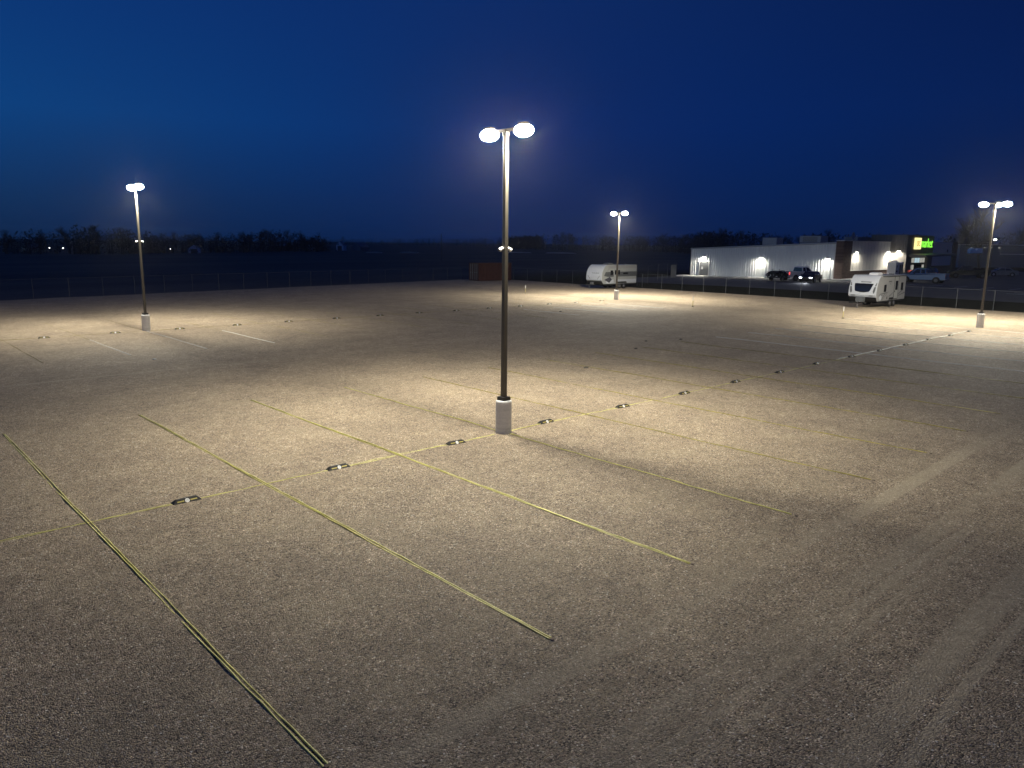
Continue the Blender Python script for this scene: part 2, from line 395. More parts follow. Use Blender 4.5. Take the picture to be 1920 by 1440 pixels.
# ------------------------------------------------------------------ parking stops
def make_stop():
    t = empty('parking_stop', (0, 0, 0))
    b = MB(); l, w_, h = .60, .20, .088
    prof = [(-l / 2, 0), (-l / 2 + .01, .02), (-l / 2 + .075, h - .01), (-l / 2 + .10, h), (l / 2 - .10, h), (l / 2 - .075, h - .01), (l / 2 - .01, .02), (l / 2, 0)]
    b.prism(prof, -w_ / 2, w_ / 2, 0, lambda x, z: .07 * (z / h))
    b.build('rubber_body', M['rubber'], t, bevel=.008)
    ang = math.atan2(h, .07)
    for sy in (-1, 1):
        F = Matrix.Rotation(ang, 4, 'X') if sy < 0 else Matrix.Rotation(-ang, 4, 'X')
        c = Vector((0, sy * .066, h * .5)); nrm = F @ Vector((0, 0, 1))
        for sx in (-1, 1):
            q = MB(); q.box(c + Vector((sx * .135, 0, 0)) + nrm * .002, (.14, .028, .005), 0, 0, (1, 1), F); q.build('reflective_strip', M['strip'], t)
        n = MB(); cc = c + nrm * .002; n.tube(cc, cc + nrm * .007, .048, .044, 20); pl = n.build('number_plate', M['whitep'], t)
        n = MB(); off = nrm * .0085
        for (dx, dy, wx, wy) in ((-.012, 0, .006, .036), (.012, .012, .018, .006), (.017, -.002, .006, .026)):
            n.box(c + off + F @ Vector((dx, dy, 0)), (wx, wy, .002), 0, 0, (1, 1), F)
        n.build('number', M['black'], pl)
    return t
ORD = ['zeroth', 'first', 'second', 'third', 'fourth', 'fifth', 'sixth', 'seventh', 'eighth', 'ninth', 'tenth', 'eleventh', 'twelfth', 'thirteenth', 'fourteenth', 'fifteenth']
proto = make_stop(); first = True; S = 3.658
def put_stop(x, y, label, group):
    global first
    o = proto if first else copy_tree(proto); first = False
    o.location = (x, y, gh(x, y) - .004); o.rotation_euler = (R(random.uniform(-1, 1)), R(random.uniform(-1.5, 1.5)), R(random.uniform(-5, 5)))
    tag(o, label, 'parking stop', group)
for k in range(-4, 14):
    x = (k + .5) * S
    if k == 12: pass
    if x > 44 or x < -18: continue
    if k < 0: lab = '%s black rubber parking stop to the left of the central lamp post' % ORD[-k]
    else: lab = '%s black rubber parking stop along the rope to the right of the central lamp post' % ORD[k + 1]
    put_stop(x, random.uniform(-.05, .05), lab, 'numbered parking stops in the near row')
for k in range(-2, 12):
    x = (k + .5) * S
    if k < 0: lab = '%s small dark parking stop to the left of the left lamp post' % ORD[-k]
    else: lab = '%s small dark parking stop right of the left lamp post in the far row' % ORD[k + 1]
    put_stop(x, 32.2 + random.uniform(-.06, .06), lab, 'numbered parking stops in the far row')

# ------------------------------------------------------------------ marking ropes
def strand(mb, p0, p1, off, r=.0085, step=.12, seed=0, bury=.006, wob=.012):
    p0 = Vector(p0); p1 = Vector(p1); d = (p1 - p0); n = int(d.length / step); d.normalize(); side = Vector((-d.y, d.x))
    ring = 6; vs = []; fs = []
    for i in range(n + 1):
        q = p0 + d * (i * step); s = i * step
        lat = off + wob * noise.noise(Vector((s * .35, seed, 0))) + .4 * wob * noise.noise(Vector((s * 1.7, seed, 5)))
        q = q + side * lat
        z = gh(q.x, q.y) + r * .8 - bury + .016 * noise.noise(Vector((s * .5, seed, 9))) + .011 * noise.noise(Vector((s * 2.3, seed, 3))) + .006 * noise.noise(Vector((s * 4.1, seed, 13)))
        for k in range(ring):
            t = 2 * math.pi * k / ring
            vs.append((q.x + side.x * math.cos(t) * r * 1.25, q.y + side.y * math.cos(t) * r * 1.25, z + math.sin(t) * r))
    for i in range(n):
        for k in range(ring): fs.append((i * ring + k, i * ring + (k + 1) % ring, (i + 1) * ring + (k + 1) % ring, (i + 1) * ring + k))
    mb.add(vs, fs)
def stake(x, y, parent):
    b = MB(); z = gh(x, y); b.tube((x, y, z - .1), (x, y, z + .012), .012, .012, 8); b.tube((x, y, z + .006), (x, y, z + .016), .03, .03, 12)
    b.build('peg', M['woodpole'], parent)
def marker(p0, p1, label, group, m='rope_y', double=True, bury=.004, r=.0085, seed=0, pegs=True, wob=.03, gap=.024):
    t = empty('marking_rope', (0, 0, 0), 0, label, 'marking rope', group)
    for s in ((-1, 1) if double else (0,)):
        mb = MB(); strand(mb, p0, p1, s * gap, r, .12, seed + s * .3, bury, wob * .7); mb.build('rope', M[m], t, smooth=True)
    if pegs: stake(p1[0], p1[1], t); stake(p0[0], p0[1], t)
    return t
gA = 'yellow ropes marking the near row of stalls'; gB = 'ropes marking the far row of stalls'
desc = {-4: 'doubled yellow rope nearest the camera just off the left edge', -3: 'thick doubled yellow stall rope nearest the camera, running to the bottom edge',
        -2: 'doubled yellow stall rope crossing the row three stops left of the central lamp post', -1: 'yellow stall rope crossing the row one stall left of the central lamp post',
        0: 'yellow stall rope passing right at the foot of the central lamp post', 1: 'thin yellow stall rope one stall right of the central lamp post'}
for i in range(-4, 13):
    x = i * S - .05 + (0 if i else -.03)
    near = i <= 0
    lab = desc.get(i) or '%s thin stall rope to the right of the central lamp post' % ORD[i]
    if i < 0 or i > 0:
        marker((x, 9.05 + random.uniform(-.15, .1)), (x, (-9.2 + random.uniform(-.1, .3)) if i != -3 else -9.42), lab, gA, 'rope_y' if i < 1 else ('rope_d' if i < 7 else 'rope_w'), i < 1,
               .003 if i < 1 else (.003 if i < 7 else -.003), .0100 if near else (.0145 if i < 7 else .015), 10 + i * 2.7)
    else:
        t = empty('marking_rope', (0, 0, 0), 0, lab, 'marking rope', gA)
        for a, b_, sd in (((-.05, 9.03), (-.02, .26), 1), ((.02, -.26), (-.05, -9.13), 2)):
            mb = MB(); strand(mb, a, b_, 0, .012, .12, sd, -.002, .04); mb.build('rope', M['rope_y'], t, smooth=True)
        stake(-.05, -9.13, t); stake(.16, -.36, t)
lab = {-2: 'leftmost yellow rope end in the far row, at the left edge', -1: 'pale rope ending one stall left of the left lamp post', 0: 'pale rope passing the foot of the left lamp post',
       1: 'pale rope one stall right of the left lamp post'}
for i in range(-2, 12):
    x = i * S - .1
    t = empty('marking_rope', (0, 0, 0), 0, lab.get(i) or '%s faint rope right of the left lamp post in the far row' % ORD[i], 'marking rope', gB)
    y1 = 22.5 + (.9 if i > 1 else 0); ym = 29.8
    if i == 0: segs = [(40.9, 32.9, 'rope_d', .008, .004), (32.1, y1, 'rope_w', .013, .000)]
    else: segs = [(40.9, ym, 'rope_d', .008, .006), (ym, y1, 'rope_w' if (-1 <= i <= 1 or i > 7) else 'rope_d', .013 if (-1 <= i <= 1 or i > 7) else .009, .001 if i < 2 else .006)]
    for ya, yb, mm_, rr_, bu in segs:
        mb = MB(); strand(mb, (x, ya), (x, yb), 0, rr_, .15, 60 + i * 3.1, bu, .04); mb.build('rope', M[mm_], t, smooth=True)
    stake(x, y1, t)
t = empty('marking_rope', (0, 0, 0), 0, 'long yellow rope joining the near parking stops through the central lamp post', 'marking rope', 'ropes running along the rows')
for a, b_, sd in (((-20, 0), (-.3, 0), 3), ((.3, 0), (26.2, 0), 4)):
    for s in (-1, 1):
        mb = MB(); strand(mb, a, b_, s * .02, .0085, .12, sd + s, .009, .07); mb.build('rope', M['rope_y'], t, smooth=True)
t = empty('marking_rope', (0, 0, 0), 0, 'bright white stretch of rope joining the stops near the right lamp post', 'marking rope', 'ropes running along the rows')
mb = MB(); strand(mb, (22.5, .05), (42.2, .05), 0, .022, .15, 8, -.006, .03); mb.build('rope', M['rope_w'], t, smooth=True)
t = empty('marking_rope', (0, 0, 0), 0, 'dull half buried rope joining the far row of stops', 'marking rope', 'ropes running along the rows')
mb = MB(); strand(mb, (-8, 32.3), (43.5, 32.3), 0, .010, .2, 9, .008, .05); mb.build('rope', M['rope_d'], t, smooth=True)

# delineator stakes
for x, y, l in ((43.8, 22.9, 'thin marker stake between the far lamp post and the right trailer'), (44.2, 9.4, 'white topped marker stake in front of the right travel trailer'), (43.5, 44.6, 'white marker stake left of the far travel trailer')):
    t = empty('marker_stake', (x, y, 0), 0, l, 'marker stake', 'upright marker stakes')
    MB().tube((0, 0, 0), (0, 0, .55), .022, .022, 10).build('post', M['strip'], t)
    MB().tube((0, 0, .55), (.02, 0, .92), .027, .024, 10).build('top', M['whitep'], t)
    MB().lathe([(.09, 0), (.09, .03), (.05, .06)], n=16).build('base', M['rubber'], t)
# small debris stones
k = 0
for x, y, s in ((10.6, 6.2, .10), (22.8, 9.6, .09), (20.5, 10.4, .08), (17.5, 8.8, .08), (-3.3, 20.6, .07), (30.2, 26.5, .1)):
    b = MB(); n = 9; vs = []
    for i in range(4):
        for j in range(n):
            a = 2 * math.pi * j / n; rr = s * (1, .95, .7, .3)[i] * (1 + .2 * noise.noise(Vector((i, j, k * 3.3)))); vs.append((x + rr * math.cos(a) * 1.3, y + rr * math.sin(a), gh(x, y) + (0, .3, .55, .7)[i] * s))
    b.add(vs, [(i * n + j, i * n + (j + 1) % n, (i + 1) * n + (j + 1) % n, (i + 1) * n + j) for i in range(3) for j in range(n)] + [tuple(range(3 * n, 4 * n))])
    tag(b.build('stone', M['concrete'] if k == 4 else M['darkstone'], smooth=False), ['lone dark stone lying on gravel right of the central pole', 'small dark stone on the dim gravel ahead of the right lamp post', 'small dark stone beyond the long rope in the dim middle', 'little dark stone on bare gravel behind the rope', 'pale little stone in the aisle behind the near stalls', 'dark stone on the gravel left of the far lamp post'][k], 'stone', 'loose stones on the lot'); k += 1

# ------------------------------------------------------------------ fences
def chain_fence(pts, label, h=1.83, name='chain_link_fence', group='chain link fences round the lot', step=3.05, rails=True, wire=.15):
    t = empty(name, (0, 0, 0), 0, label, 'fence', group)
    rail = MB(); net = MB()
    for (x0, y0), (x1, y1) in zip(pts[:-1], pts[1:]):
        a = Vector((x0, y0)); b = Vector((x1, y1)); d = b - a; ln = d.length; d.normalize(); n = max(1, int(round(ln / step)))
        for k in range(n + 1):
            q = a + d * (ln * k / n)
            if k == n and (x1, y1) != pts[-1]: continue
            z = tz(q.x, q.y) - .05; big = k in (0,)
            r = .038 if big else .027
            po = MB(); po.tube((q.x, q.y, z - .2), (q.x, q.y, z + h + .03), r, r, 8); po.tube((q.x, q.y, z + h + .03), (q.x, q.y, z + h + .07), r * 1.1, .01, 8)
            po.build('post', M['fencem'], t)
        za = tz(a.x, a.y) - .05; zb = tz(b.x, b.y) - .05
        for k in range(n):
            q0 = a + d * (ln * k / n); q1 = a + d * (ln * (k + 1) / n); rail.tube((q0.x, q0.y, tz(q0.x, q0.y) - .05 + h), (q1.x, q1.y, tz(q1.x, q1.y) - .05 + h), .013, .013, 6, cap=False)
        m_ = int(ln / wire); side = Vector((-d.y, d.x)) * .002
        for k in range(-int(h / wire), m_):
            for sgn in (1, -1):
                s0, s1 = k * wire, k * wire + h
                z0, z1 = (0, h) if sgn == 1 else (h, 0)
                if s0 < 0: z0 += sgn * (-s0); s0 = 0
                if s1 > ln: z1 -= sgn * (s1 - ln); s1 = ln
                if s1 <= s0: continue
                p = a + d * s0; q = a + d * s1; zz = tz(p.x, p.y) - .04
                net.tube((p.x, p.y, zz + z0), (q.x, q.y, tz(q.x, q.y) - .04 + z1), .0013, .0013, 3, cap=False)
    rail.build('top_rail', M['fencem'], t); net.build('wire_mesh', M['fencem'], t)
    return t
cx = 63.45
chain_fence([(-15.2, FY(-15.2)), (cx, FY(cx))], 'long chain link fence along the dark field on the left')
chain_fence([(cx, FY(cx)), (cx, -17)], 'chain link fence between the gravel lot and the shop car park')
t = chain_fence([(66.8, 47.2), (74.2, 49.3), (82.2, 51.8)], 'taller chain link enclosure standing behind the fence beside the far trailer', 2.35, 'chain_link_enclosure', None, 4.0)
b = MB(); b.box((81.0, 51.45, tz(81, 51) + 1.1), (2.4, .04, 1.9), R(17)); b.build('screen_panel', M['dgrey'], t)

# ------------------------------------------------------------------ shipping container
t = empty('shipping_container', (56.1, 67.6, 0), R(-4), 'rust red shipping container against the fence behind the central pole', 'container')
b = MB(); Lc, Wc, Hc = 6.06, 2.44, 2.59
for y0, sg in ((0, 1), (Wc, -1)):                  # corrugated long sides
    n = 40; vs = []; fs = []
    for k in range(n + 1):
        x = .12 + (Lc - .24) * k / n; dy = (.0 if (k // 1) % 4 in (0, 1) else .045) * sg
        vs += [(x, y0 + dy + .01 * sg, .16), (x, y0 + dy + .01 * sg, Hc - .1)]
    fs = [(2 * k, 2 * k + 2, 2 * k + 3, 2 * k + 1) for k in range(n)]; b.add(vs, fs)
b.b2((.06, .06, Hc - .06), (Lc - .06, Wc - .06, Hc - .01)); b.b2((.06, .06, .1), (Lc - .06, Wc - .06, .16)); b.b2((Lc - .08, .06, .16), (Lc - .03, Wc - .06, Hc - .06))
b.build('body', M['container'], t)
b = MB()
for x in (0, Lc - .14):
    for y in (0, Wc - .14): b.b2((x, y, 0), (x + .14, y + .14, Hc))
for y in (0, Wc - .1):
    b.b2((.14, y, Hc - .12), (Lc - .14, y + .1, Hc - .0)); b.b2((.14, y, .02), (Lc - .14, y + .1, .16))
for x in (0, Lc - .1): b.b2((x, .14, Hc - .12), (x + .1, Wc - .14, Hc)); b.b2((x, .14, .02), (x + .1, Wc - .14, .16))
b.build('frame', M['container'], t, bevel=.01)
for s in (0, 1):
    d = MB(); d.b2((.03, .15 + s * 1.075, .17), (.07, .15 + s * 1.075 + 1.06, Hc - .13)); dd = d.build('door', M['container'], t)
    for q in (.3, .78):
        d = MB(); y = .15 + s * 1.075 + q; d.tube((.0, y, .18), (.0, y, Hc - .15), .018, .018, 8); d.box((-.01, y, 1.2), (.03, .2, .05)); d.build('lock_bar', M['galv'], dd)

# ------------------------------------------------------------------ travel trailers
def wheel(parent, x, y, r, w_, name='wheel', rimc='chrome'):
    b = MB(); b.tube((x, y - w_ / 2, r), (x, y + w_ / 2, r), r, r, 24); o = b.build(name, M['tyre'], parent, bevel=.02)
    sg = 1 if y > 0 else -1
    q = MB(); q.tube((x, y + sg * w_ / 2 - sg * .02, r), (x, y + sg * (w_ / 2 + .012), r), r * .62, r * .55, 20)
    q.tube((x, y + sg * (w_ / 2), r), (x, y + sg * (w_ / 2 + .03), r), r * .2, r * .15, 12); q.build('rim', M[rimc], o)
    return o
def rv(x, y, label, style):
    """nose faces -X, door side faces -Y; origin on the ground at the nose centre line"""
    t = empty('travel_trailer', (x, y, 0), 0, label, 'travel trailer', 'travel trailers parked along the right fence')
    W = 2.44; hw = W / 2; Ln = 6.9; zb, zt = .62, 2.95
    nose = [(.42, zb), (.12, 1.0), (.02, 1.18), (.02, 1.5), (.12, 1.95), (.34, 2.42), (.62, 2.75), (.86, 2.9), (1.0, zt)] if style == 1 else \
           [(.42, zb), (.10, .98), (.0, 1.1), (.0, 1.6), (.1, 2.1), (.32, 2.5), (.62, 2.78), (.86, 2.9), (1.05, zt)]
    prof = nose + [(Ln - .05, zt - .02), (Ln, zt - .1), (Ln, zb)]
    b = MB(); b.prism(prof, -hw, hw); sidem = M['lgrey'] if style == 1 else M['silverwall']
    body = b.build('body', sidem, t, bevel=.02)
    # moulded front cap
    b = MB(); cap = [p for p in nose if p[1] >= 1.0]; n = len(cap); vs = []
    for yy in (-hw - .012, hw + .012):
        for px, pz in cap: vs.append((px - .022, yy, pz + (.012 if pz > 2.8 else 0)))
    for yy in (-hw - .012, hw + .012):
        for px, pz in cap: vs.append((px + .10 if pz < 2.7 else px + .02, yy, min(pz, zt - .05) if pz > 2.8 else pz))
    fs = [(k, k + 1, n + k + 1, n + k) for k in range(n - 1)] + [(k, 2 * n + k, 2 * n + k + 1, k + 1) for k in range(n - 1)] + [(n + k, n + k + 1, 3 * n + k + 1, 3 * n + k) for k in range(n - 1)]
    b.add(vs, fs); b.build('front_cap', M['white'], t, smooth=False)
    # black lower front + chassis
    b = MB(); b.prism([(.06, .98), (.30, .60), (.9, .55), (.9, .98)], -hw + .01, hw - .01); b.b2((.8, -hw + .06, .46), (Ln - .05, hw - .06, .62)); b.build('underbody', M['black'], t)
    b = MB()
    for s in (-1, 1): b.box((-.28, s * .38, .5), (1.35, .08, .12), R(-s * 33)); b.b2((.5, s * .8 - .04, .40), (Ln - .3, s * .8 + .04, .5))
    b.box((-.85, 0, .5), (.3, .12, .1)); hitch = b.build('hitch', M['black'], t)
    b = MB(); b.tube((-.8, 0, .02), (-.8, 0, .62), .03, .03, 10); b.tube((-.8, 0, .0), (-.8, 0, .02), .09, .09, 12); b.build('jack', M['chrome'], t)
    if style == 1: b = MB(); b.b2((-.5, -.36, .55), (-.08, .36, .98)); b.build('battery_and_gas_box', M['dgrey'], t, bevel=.03)
    else: b = MB(); b.tube((-.35, .15, .55), (-.35, .15, .88), .12, .12, 14); b.tube((-.35, -.15, .55), (-.35, -.15, .88), .12, .12, 14); b.build('gas_bottle', M['dgrey'], t, bevel=.03)
    b = MB(); b.box((-.62, -.12, .62), (.08, .1, .07)); b.build('coupler', M['chrome'], hitch)
    for wx in (3.55, 4.45):
        for s in (-1, 1): wheel(t, wx, s * (hw - .12), .35, .22)
    b = MB(); b.prism([(3.05, .68), (3.2, .88), (4.8, .88), (4.95, .68)], -hw - .03, -hw + .02); b.prism([(3.05, .68), (3.2, .88), (4.8, .88), (4.95, .68)], hw - .02, hw + .03); b.build('fender', M['black'], t)
    # roof gear
    b = MB(); b.prism([(2.1, zt - .03), (2.25, 3.13), (2.9, 3.17), (3.2, 3.1), (3.25, zt - .03)], -.42, .42); b.build('roof_air_conditioner', M['whitep'] if style == 1 else M['dgrey'], t, bevel=.04)
    for vx, vy in ((4.4, .3), (5.6, -.3)): b = MB(); b.box((vx, vy, zt + .03), (.4, .4, .12), 0, 0, (.8, .8)); b.build('roof_vent', M['dgrey'], t)
    e = .004; yS = -hw - e
    def panel(name, poly, m, parent=t, dy=0.0, th=.02):
        q = MB(); q.prism(poly, yS - th - dy, yS + .001); return q.build(name, m, parent)
    def rect(x0, x1, z0, z1): return [(x0, z0), (x1, z0), (x1, z1), (x0, z1)]
    if style == 1:
        # front window with curved lower edge, set on the sloping cap
        def onnose(z):
            for (xa, za), (xb, zb_) in zip(nose[:-1], nose[1:]):
                if za <= z <= zb_: return xa + (xb - xa) * (z - za) / max(1e-6, zb_ - za)
            return 1
        def nosepatch(name, poly, m, out=.035):
            vs = [(onnose(z) - out, yy, z) for yy, z in poly] + [(onnose(z) + .0, yy, z) for yy, z in poly]; n = len(poly)
            MB().add(vs, [tuple(range(n)), tuple(range(2 * n - 1, n - 1, -1))] + [(k, n + k, n + (k + 1) % n, (k + 1) % n) for k in range(n)]).build(name, m, t)
        # split into bands so it follows the slope
        W0 = [(1.42, .0, .18), (1.50, -.52, .60), (1.60, -.62, .70), (1.80, -.68, .74), (2.05, -.76, .78), (2.14, -.80, .80), (2.20, -.78, .78)]
        W0 = [(1.42, -.20, .20), (1.50, -.60, .62), (1.62, -.68, .70), (1.95, -.80, .76), (2.16, -.88, .80), (2.22, -.86, .78)]
        g_ = MB()
        for (za, a0, a1), (zb2, b0, b1) in zip(W0[:-1], W0[1:]):
            g_.add([(onnose(za) - .04, a0, za), (onnose(za) - .04, a1, za), (onnose(zb2) - .04, b1, zb2), (onnose(zb2) - .04, b0, zb2),
                    (onnose(za), a0, za), (onnose(za), a1, za), (onnose(zb2), b1, zb2), (onnose(zb2), b0, zb2)], [(0, 1, 2, 3), (0, 4, 5, 1), (3, 2, 6, 7), (0, 3, 7, 4), (1, 5, 6, 2)])
        g_.build('front_window', M['glass'], t)
        for s in (-1, 1):
            for (za, zb2, ia, ib) in ((1.32, 1.75, .0, .05), (1.75, 2.3, .05, .14)):
                pass
            g2 = MB(); zs = [(1.35, .98, 1.06), (1.55, .93, 1.13), (1.85, 1.0, 1.16), (2.15, 1.07, 1.17), (2.32, 1.12, 1.17)]
            for (za, a0, a1), (zb2, b0, b1) in zip(zs[:-1], zs[1:]):
                g2.add([(onnose(za) - .035, s * a0, za), (onnose(za) - .035, s * a1, za), (onnose(zb2) - .035, s * b1, zb2), (onnose(zb2) - .035, s * b0, zb2)], [(0, 1, 2, 3)])
            g2.build('cap_side_insert', M['dgrey'], t)
            g3 = MB(); g3.add([(-.018, s * .55, 1.12), (-.018, s * .95, 1.10), (-.018, s * 1.0, 1.16), (-.018, s * .7, 1.17)], [(0, 1, 2, 3)]); g3.build('cap_accent', M['dgrey'], t)
        lt = MB()
        for k in range(9):
            yy = -.62 + k * .105 - .0; z0 = 2.30; wd = .075
            lt.add([(onnose(z0) - .03, yy, z0), (onnose(z0) - .03, yy + wd, z0), (onnose(z0 + .10) - .03, yy + wd, z0 + .10), (onnose(z0 + .10) - .03, yy, z0 + .10)], [(0, 1, 2, 3)], 0 if k > 1 else 1)
        lt.build('front_lettering', [M['dgrey'], M['black']], t)
        d = panel('door', rect(4.15, 5.0, .75, 2.75), M['silverwall'], th=.03); panel('door_window', rect(4.32, 4.86, 1.55, 2.4), M['glass'], d, .031, .012)
        panel('door_handle', rect(4.2, 4.28, 1.35, 1.5), M['black'], d, .03, .03)
        panel('door_frame', [(4.08, .72), (4.14, .72), (4.14, 2.8), (5.02, 2.8), (5.02, .72), (5.08, .72), (5.08, 2.88), (4.08, 2.88)], M['dgrey'], t, .0, .036)
        panel('window', rect(1.75, 2.25, 1.45, 2.1), M['glass']); panel('window', rect(5.75, 6.25, 1.5, 2.2), M['glass'])
        panel('awning', rect(1.3, 6.7, 2.82, 2.9), M['dgrey'], dy=.06)
        # swooping decals
        panel('decal', [(.85, 1.28), (2.6, 1.42), (2.4, 1.30), (.85, 1.22)], M['dgrey'], th=.006)
        panel('decal', [(.72, 1.16), (1.7, 1.2), (1.5, 1.12), (.7, 1.08)], M['dgrey'], th=.006)
        panel('decal', [(1.15, .66), (1.3, .66), (2.3, 1.38), (2.15, 1.38)], M['dgrey'], th=.007)
        panel('decal', [(1.45, .66), (1.52, .66), (2.9, 1.45), (2.8, 1.45)], M['dgrey'], th=.008)
        panel('decal', [(3.0, 1.0), (4.0, 1.35), (4.0, 1.28), (3.1, .95)], M['dgrey'], th=.006)
        panel('decal', [(5.15, 1.15), (6.4, 1.62), (6.4, 1.5), (5.3, 1.12)], M['dgrey'], th=.006); panel('decal', [(5.2, 1.0), (6.8, 1.3), (6.8, 1.2), (5.2, .95)], M['dgrey'], th=.007)
        panel('decal', [(2.5, .78), (2.75, .78), (2.62, 1.1)], M['black'], th=.006)
        sp = MB(); sp.lathe([(.24, 0), (.24, .02), (.17, .03)], n=20); o = sp.build('hatch', M['white'], t); o.rotation_euler = (R(90), 0, 0); o.location = (1.1, yS - .002, .92)
        panel('side_lettering', rect(2.75, 3.45, 2.3, 2.42), M['dgrey'], th=.006); panel('side_lettering', rect(3.0, 3.3, 2.12, 2.17), M['dgrey'], th=.006)
        b = MB(); b.b2((Ln + .05, -.9, .5), (Ln + .25, .9, .62)); b.build('rear_bumper', M['chrome'], t)
    else:
        panel('upper_stripe', rect(1.3, Ln - .05, 2.5, 2.86), M['lgrey'], th=.006); panel('lower_stripe', rect(.9, Ln - .05, .68, 1.15), M['white'], th=.006)
        panel('grey_band', [(.5, 1.62), (1.2, 1.5), (Ln - .05, 1.5), (Ln - .05, 2.1), (.8, 2.1)], M['dgrey'], th=.004)
        panel('window', rect(1.7, 2.2, 1.72, 2.28), M['glass']); panel('window', rect(3.2, 3.5, 1.75, 2.3), M['glass']); panel('window', rect(4.2, 5.1, 1.78, 1.98), M['glass'])
        d = panel('door', rect(2.35, 3.02, .75, 2.55), M['silverwall'], th=.03); panel('door_window', rect(2.5, 2.88, 1.75, 2.3), M['glass'], d, .031, .01)
        panel('decal', [(.55, 1.15), (1.6, 1.5), (2.0, 1.15), (1.5, .75)], M['chrome'], th=.008); panel('decal', [(.9, 2.15), (1.6, 2.7), (1.8, 2.7), (1.2, 2.15)], M['lgrey'], th=.008)
        lt = MB()
        for k in range(10):
            yy = -.75 + k * .11; lt.b2((-.032, yy, 1.86), (-.0, yy + .08, 1.97 if k % 3 else 2.0))
        for o_ in lt.v: pass
        lt.v = [(x_ + .075, y_, z_) for x_, y_, z_ in lt.v]; lt.build('front_lettering', M['black'], t)
        for s in (-1, 1): g3 = MB(); g3.add([(-.026, s * 1.0, 1.65), (-.026, s * .93, 1.65), (-.026, s * .55, 1.2), (-.026, s * .62, 1.2)], [(0, 1, 2, 3)]); g3.build('cap_accent', M['dgrey'], t)
    for s in (-1, 1):
        b = MB(); b.tube((Ln - .5, s * .9, .05), (Ln - .35, s * .9, .5), .025, .025, 8); b.build('stabiliser', M['black'], t)
    return t
rv(56.0, 12.95, 'white travel trailer with big dark front window by the fence on the right', 1)
rv(56.4, 45.85, 'white and grey striped travel trailer behind the far lamp post', 2)

